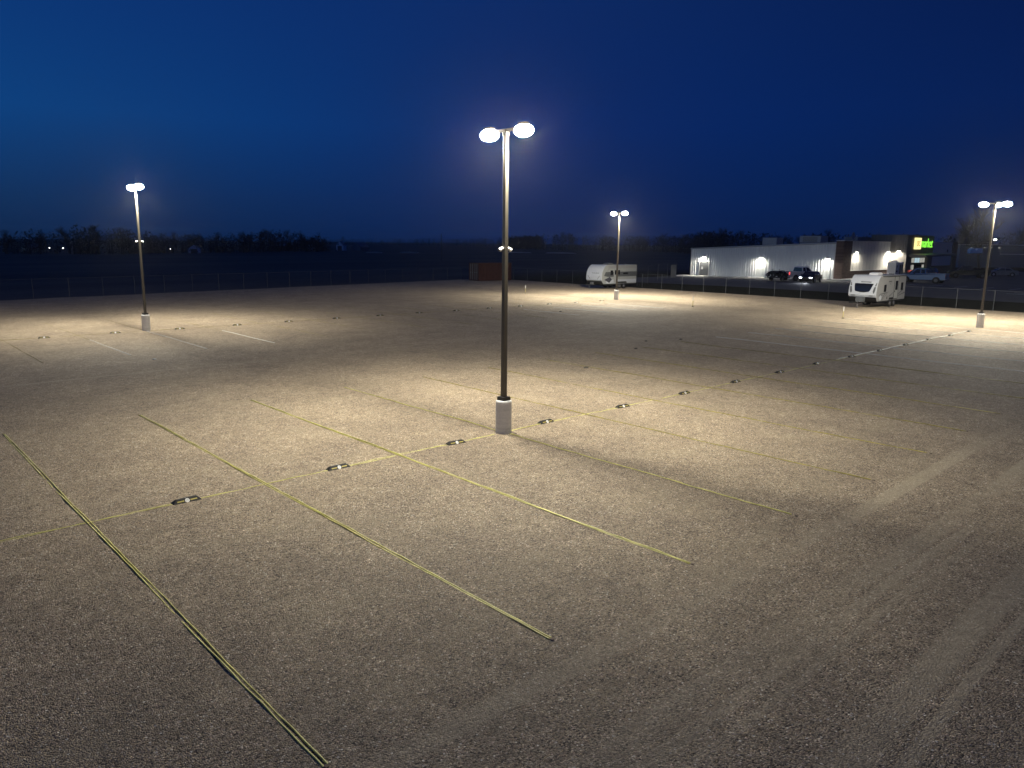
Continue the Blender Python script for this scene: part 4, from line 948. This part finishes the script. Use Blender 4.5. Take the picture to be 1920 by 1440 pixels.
def lerp_poly(pts, f):
    L_ = [math.hypot(b[0] - a[0], b[1] - a[1]) for a, b in zip(pts[:-1], pts[1:])]; T = sum(L_) * f
    for (a, b), l in zip(zip(pts[:-1], pts[1:]), L_):
        if T <= l: u = T / l; return [a[i] + (b[i] - a[i]) * u for i in range(3)]
        T -= l
    return list(pts[-1])
LW = [(12.0, 305, 8.6), (31.7, 287, 7.7), (40.7, 285.7, 9.1), (46, 285, 7.9), (58.1, 280, 10.7), (70.9, 284, 8.8), (89.4, 300, 7.6), (107.9, 310, 8.1), (127.9, 320, 8.9), (151.3, 330, 11.1), (165.4, 332, 10.1), (177, 338, 7.0), (188, 372, 6.5)]
MW = [(433.2, 469.5, 12.5), (445.1, 417.1, 15.6), (464.6, 399.1, 13.5), (474.4, 362.5, 12.6), (436.5, 286.8, 13.5), (363.0, 216.4, 14.4), (326.1, 167.6, 11.9), (316.8, 134.7, 12.1), (321.9, 116.2, 11.7), (316.6, 93.4, 11.9), (306.3, 75.3, 12.1), (319.6, 63.1, 12.2), (338.7, 45.5, 12.5), (350, 20, 12)]
FW = [(500, 1020, 8.0), (546, 986, 8.6), (711, 973, 11.2), (737, 811, 12.4), (624, 638, 14.5), (433, 470, 11)]
nth = ['%s bare tree from the left along the %s']
for k in range(26):
    f = (k + .5) / 26; x, y, z = lerp_poly(LW, f); r_ = random.Random(k)
    tree(x + r_.uniform(-2, 2), y + r_.uniform(-4, 6), z * r_.uniform(.92, 1.16), k, r_.uniform(0, 6), 'bare tree on the left skyline, number %d counted from the left edge' % (k + 1), 'bare trees along the left skyline', 1.15)
for k in range(30):
    f = (k + .5) / 30; x, y, z = lerp_poly(MW, f); r_ = random.Random(k + 50)
    tree(x + r_.uniform(-4, 4), y + r_.uniform(-5, 5), z * r_.uniform(.88, 1.12), k + 1, r_.uniform(0, 6), 'bare tree on the skyline right of the central pole, number %d from its left end' % (k + 1), 'bare trees along the right skyline', 1.1)
tree(211.6, 52.5, 15.6, 1, 1.0, 'tall bare tree rising left of the right lamp post', 'tall bare trees behind the shop', 1.0)
tree(209.5, 46.5, 16.8, 3, 2.2, 'tallest bare tree standing right behind the right lamp post', 'tall bare trees behind the shop', .9)
tree(219, 41.5, 14.6, 0, .4, 'tall bare tree rising just right of the right lamp post', 'tall bare trees behind the shop', 1.0)
tree(560.5, 975, 13, 2, 0, 'lone taller tree on the far skyline left of the utility pole', 'trees on the far skyline', 1.0)
def woodland(name, pts, n, depth, hmul, seed, label):
    rnd = random.Random(seed); mb = MB()
    for k in range(n):
        x, y, z = lerp_poly(pts, rnd.random()); x += rnd.uniform(-depth, depth); y += rnd.uniform(-depth, depth); h = z * hmul * rnd.uniform(.72, 1.0)
        mb.tube((x, y, -.3), (x, y, h * .7), h * .018, h * .008, 3, cap=False)
        for j in range(46):
            a = rnd.uniform(0, 6.283); rr = rnd.random() ** .6 * h * .30; zz = h * (rnd.uniform(.02, 1.0)); rr *= (1.15 - abs(zz / h - .45)); px, py = x + math.cos(a) * rr, y + math.sin(a) * rr
            l = h * rnd.uniform(.05, .13); dv = Vector((rnd.uniform(-1, 1), rnd.uniform(-1, 1), rnd.uniform(-.2, 1.3))).normalized() * l
            wv = Vector((rnd.uniform(-1, 1), rnd.uniform(-1, 1), rnd.uniform(-.6, .6))).normalized() * l * .34; c = Vector((px, py, zz))
            mb.add([c - wv, c + wv, c + dv], [(0, 1, 2)])
    o_ = mb.build(name, M['twig']); tag(o_, label, 'woodland', kind='stuff')
woodland('woodland', LW, 420, 9, .93, 1, 'dark mass of winter woodland behind the left trees')
woodland('woodland', MW, 520, 12, .93, 2, 'dark mass of winter woodland behind the shop')
woodland('woodland', FW, 700, 12, 1.0, 3, 'thin far treeline on the horizon at the centre')

# ------------------------------------------------------------------ sky
wd = bpy.data.worlds.new('World'); SC.world = wd; wd.use_nodes = True; nt = wd.node_tree; bg = nt.nodes['Background']
# deep blue hour: clear-air sky texture for the base light plus the blue twilight gradient, brightest towards the last light in the west
sky = nt.nodes.new('ShaderNodeTexSky'); sky.sky_type = 'NISHITA'; sky.sun_disc = False
sky.sun_elevation = R(1.0); sky.sun_rotation = R(-60); sky.air_density = 1.0; sky.dust_density = .2; sky.ozone_density = 6.0
tc = nt.nodes.new('ShaderNodeTexCoord'); sp = nt.nodes.new('ShaderNodeSeparateXYZ'); L(nt, tc.outputs['Generated'], sp.inputs[0])
SA = R(140)                                # compass direction of the last daylight
dt = math_(nt, 'ADD', math_(nt, 'MULTIPLY', sp.outputs[0], math.cos(SA)), math_(nt, 'MULTIPLY', sp.outputs[1], math.sin(SA)))
az_f = nt.nodes.new('ShaderNodeMapRange'); az_f.inputs[1].default_value = -.62; az_f.inputs[2].default_value = .52; L(nt, dt, az_f.inputs[0])
def S_(r_, g_, b_): return tuple((c / 255 / 12.92) if c <= 10 else ((c / 255 + .055) / 1.055) ** 2.4 for c in (r_, g_, b_))
left = ramp(nt, sp.outputs[2], [(0, S_(12, 38, 76)), (.045, S_(17, 49, 93)), (.14, S_(14, 66, 128)), (.28, S_(12, 54, 119)), (.6, S_(8, 38, 95)), (1, S_(8, 30, 80))])
mid = ramp(nt, sp.outputs[2], [(0, S_(7, 33, 80)), (.04, S_(8, 36, 89)), (.14, S_(8, 42, 106)), (.28, S_(12, 43, 103)), (.6, S_(8, 30, 85)), (1, S_(8, 28, 78))])
right = ramp(nt, sp.outputs[2], [(0, S_(6, 26, 66)), (.05, S_(6, 30, 76)), (.16, S_(6, 31, 84)), (.28, S_(7, 26, 75)), (.6, S_(6, 22, 66)), (1, S_(8, 24, 70))])
def mixc(f, a_, b_, t='MIX'):
    m = nt.nodes.new('ShaderNodeMixRGB'); m.blend_type = t
    if isinstance(f, float): m.inputs[0].default_value = f
    else: L(nt, f, m.inputs[0])
    L(nt, a_, m.inputs[1]); L(nt, b_, m.inputs[2]); return m.outputs[0]
f1 = nt.nodes.new('ShaderNodeMapRange'); f1.inputs[1].default_value = .0; f1.inputs[2].default_value = .5; L(nt, az_f.outputs[0], f1.inputs[0])
f2 = nt.nodes.new('ShaderNodeMapRange'); f2.inputs[1].default_value = .5; f2.inputs[2].default_value = 1.0; L(nt, az_f.outputs[0], f2.inputs[0])
col = mixc(f2.outputs[0], mixc(f1.outputs[0], right, mid), left)
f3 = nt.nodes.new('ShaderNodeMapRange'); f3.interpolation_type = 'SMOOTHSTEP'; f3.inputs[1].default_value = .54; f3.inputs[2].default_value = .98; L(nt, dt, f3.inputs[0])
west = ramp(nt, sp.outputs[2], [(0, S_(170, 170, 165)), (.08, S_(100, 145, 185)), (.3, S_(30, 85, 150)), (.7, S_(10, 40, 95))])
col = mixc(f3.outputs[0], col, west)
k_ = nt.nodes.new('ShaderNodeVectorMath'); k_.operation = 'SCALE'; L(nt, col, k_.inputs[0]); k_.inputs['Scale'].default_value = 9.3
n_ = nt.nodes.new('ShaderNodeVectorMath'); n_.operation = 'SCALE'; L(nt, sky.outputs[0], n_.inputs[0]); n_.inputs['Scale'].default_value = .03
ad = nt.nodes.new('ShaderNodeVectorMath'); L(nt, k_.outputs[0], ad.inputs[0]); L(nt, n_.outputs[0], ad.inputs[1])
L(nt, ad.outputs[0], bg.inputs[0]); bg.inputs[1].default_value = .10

# ------------------------------------------------------------------ thin haze added to give the lamps a glow
HAZE = 0.00015
hm = bpy.data.materials.new('added_glow_haze'); hm.use_nodes = True; nt = hm.node_tree; nt.nodes.remove(nt.nodes['Principled BSDF'])
pv = nt.nodes.new('ShaderNodeVolumePrincipled'); pv.inputs['Density'].default_value = HAZE; pv.inputs['Color'].default_value = (.95, .95, .95, 1); pv.inputs['Anisotropy'].default_value = .9
L(nt, pv.outputs[0], nt.nodes['Material Output'].inputs['Volume'])
hz = MB(); hz.b2((-80, -80, -1.2), (900, 1150, 20)); tag(hz.build('haze', hm), kind='stuff')

# ------------------------------------------------------------------ camera
cd = bpy.data.cameras.new('camera'); co = bpy.data.objects.new('camera', cd); COL.objects.link(co); SC.camera = co
cd.sensor_width = 36; cd.lens = 26.25; cd.clip_start = .1; cd.clip_end = 8000
az, pt, rl = R(47.2), R(10.707), .01141
fw = Vector((math.cos(az) * math.cos(pt), math.sin(az) * math.cos(pt), -math.sin(pt))); r0 = Vector((math.sin(az), -math.cos(az), 0)); u0 = r0.cross(fw)
xc = r0 * math.cos(rl) + u0 * math.sin(rl); yc = -r0 * math.sin(rl) + u0 * math.cos(rl)
mt = Matrix((xc, yc, -fw)).transposed().to_4x4(); mt.translation = Vector((-14.4, -15.9, 5.512)); co.matrix_world = mt
SC.view_settings.view_transform = 'Standard'; SC.view_settings.look = 'None'; SC.view_settings.gamma = 1; SC.view_settings.exposure = 0
SC.render.resolution_x = 1024; SC.render.resolution_y = 768
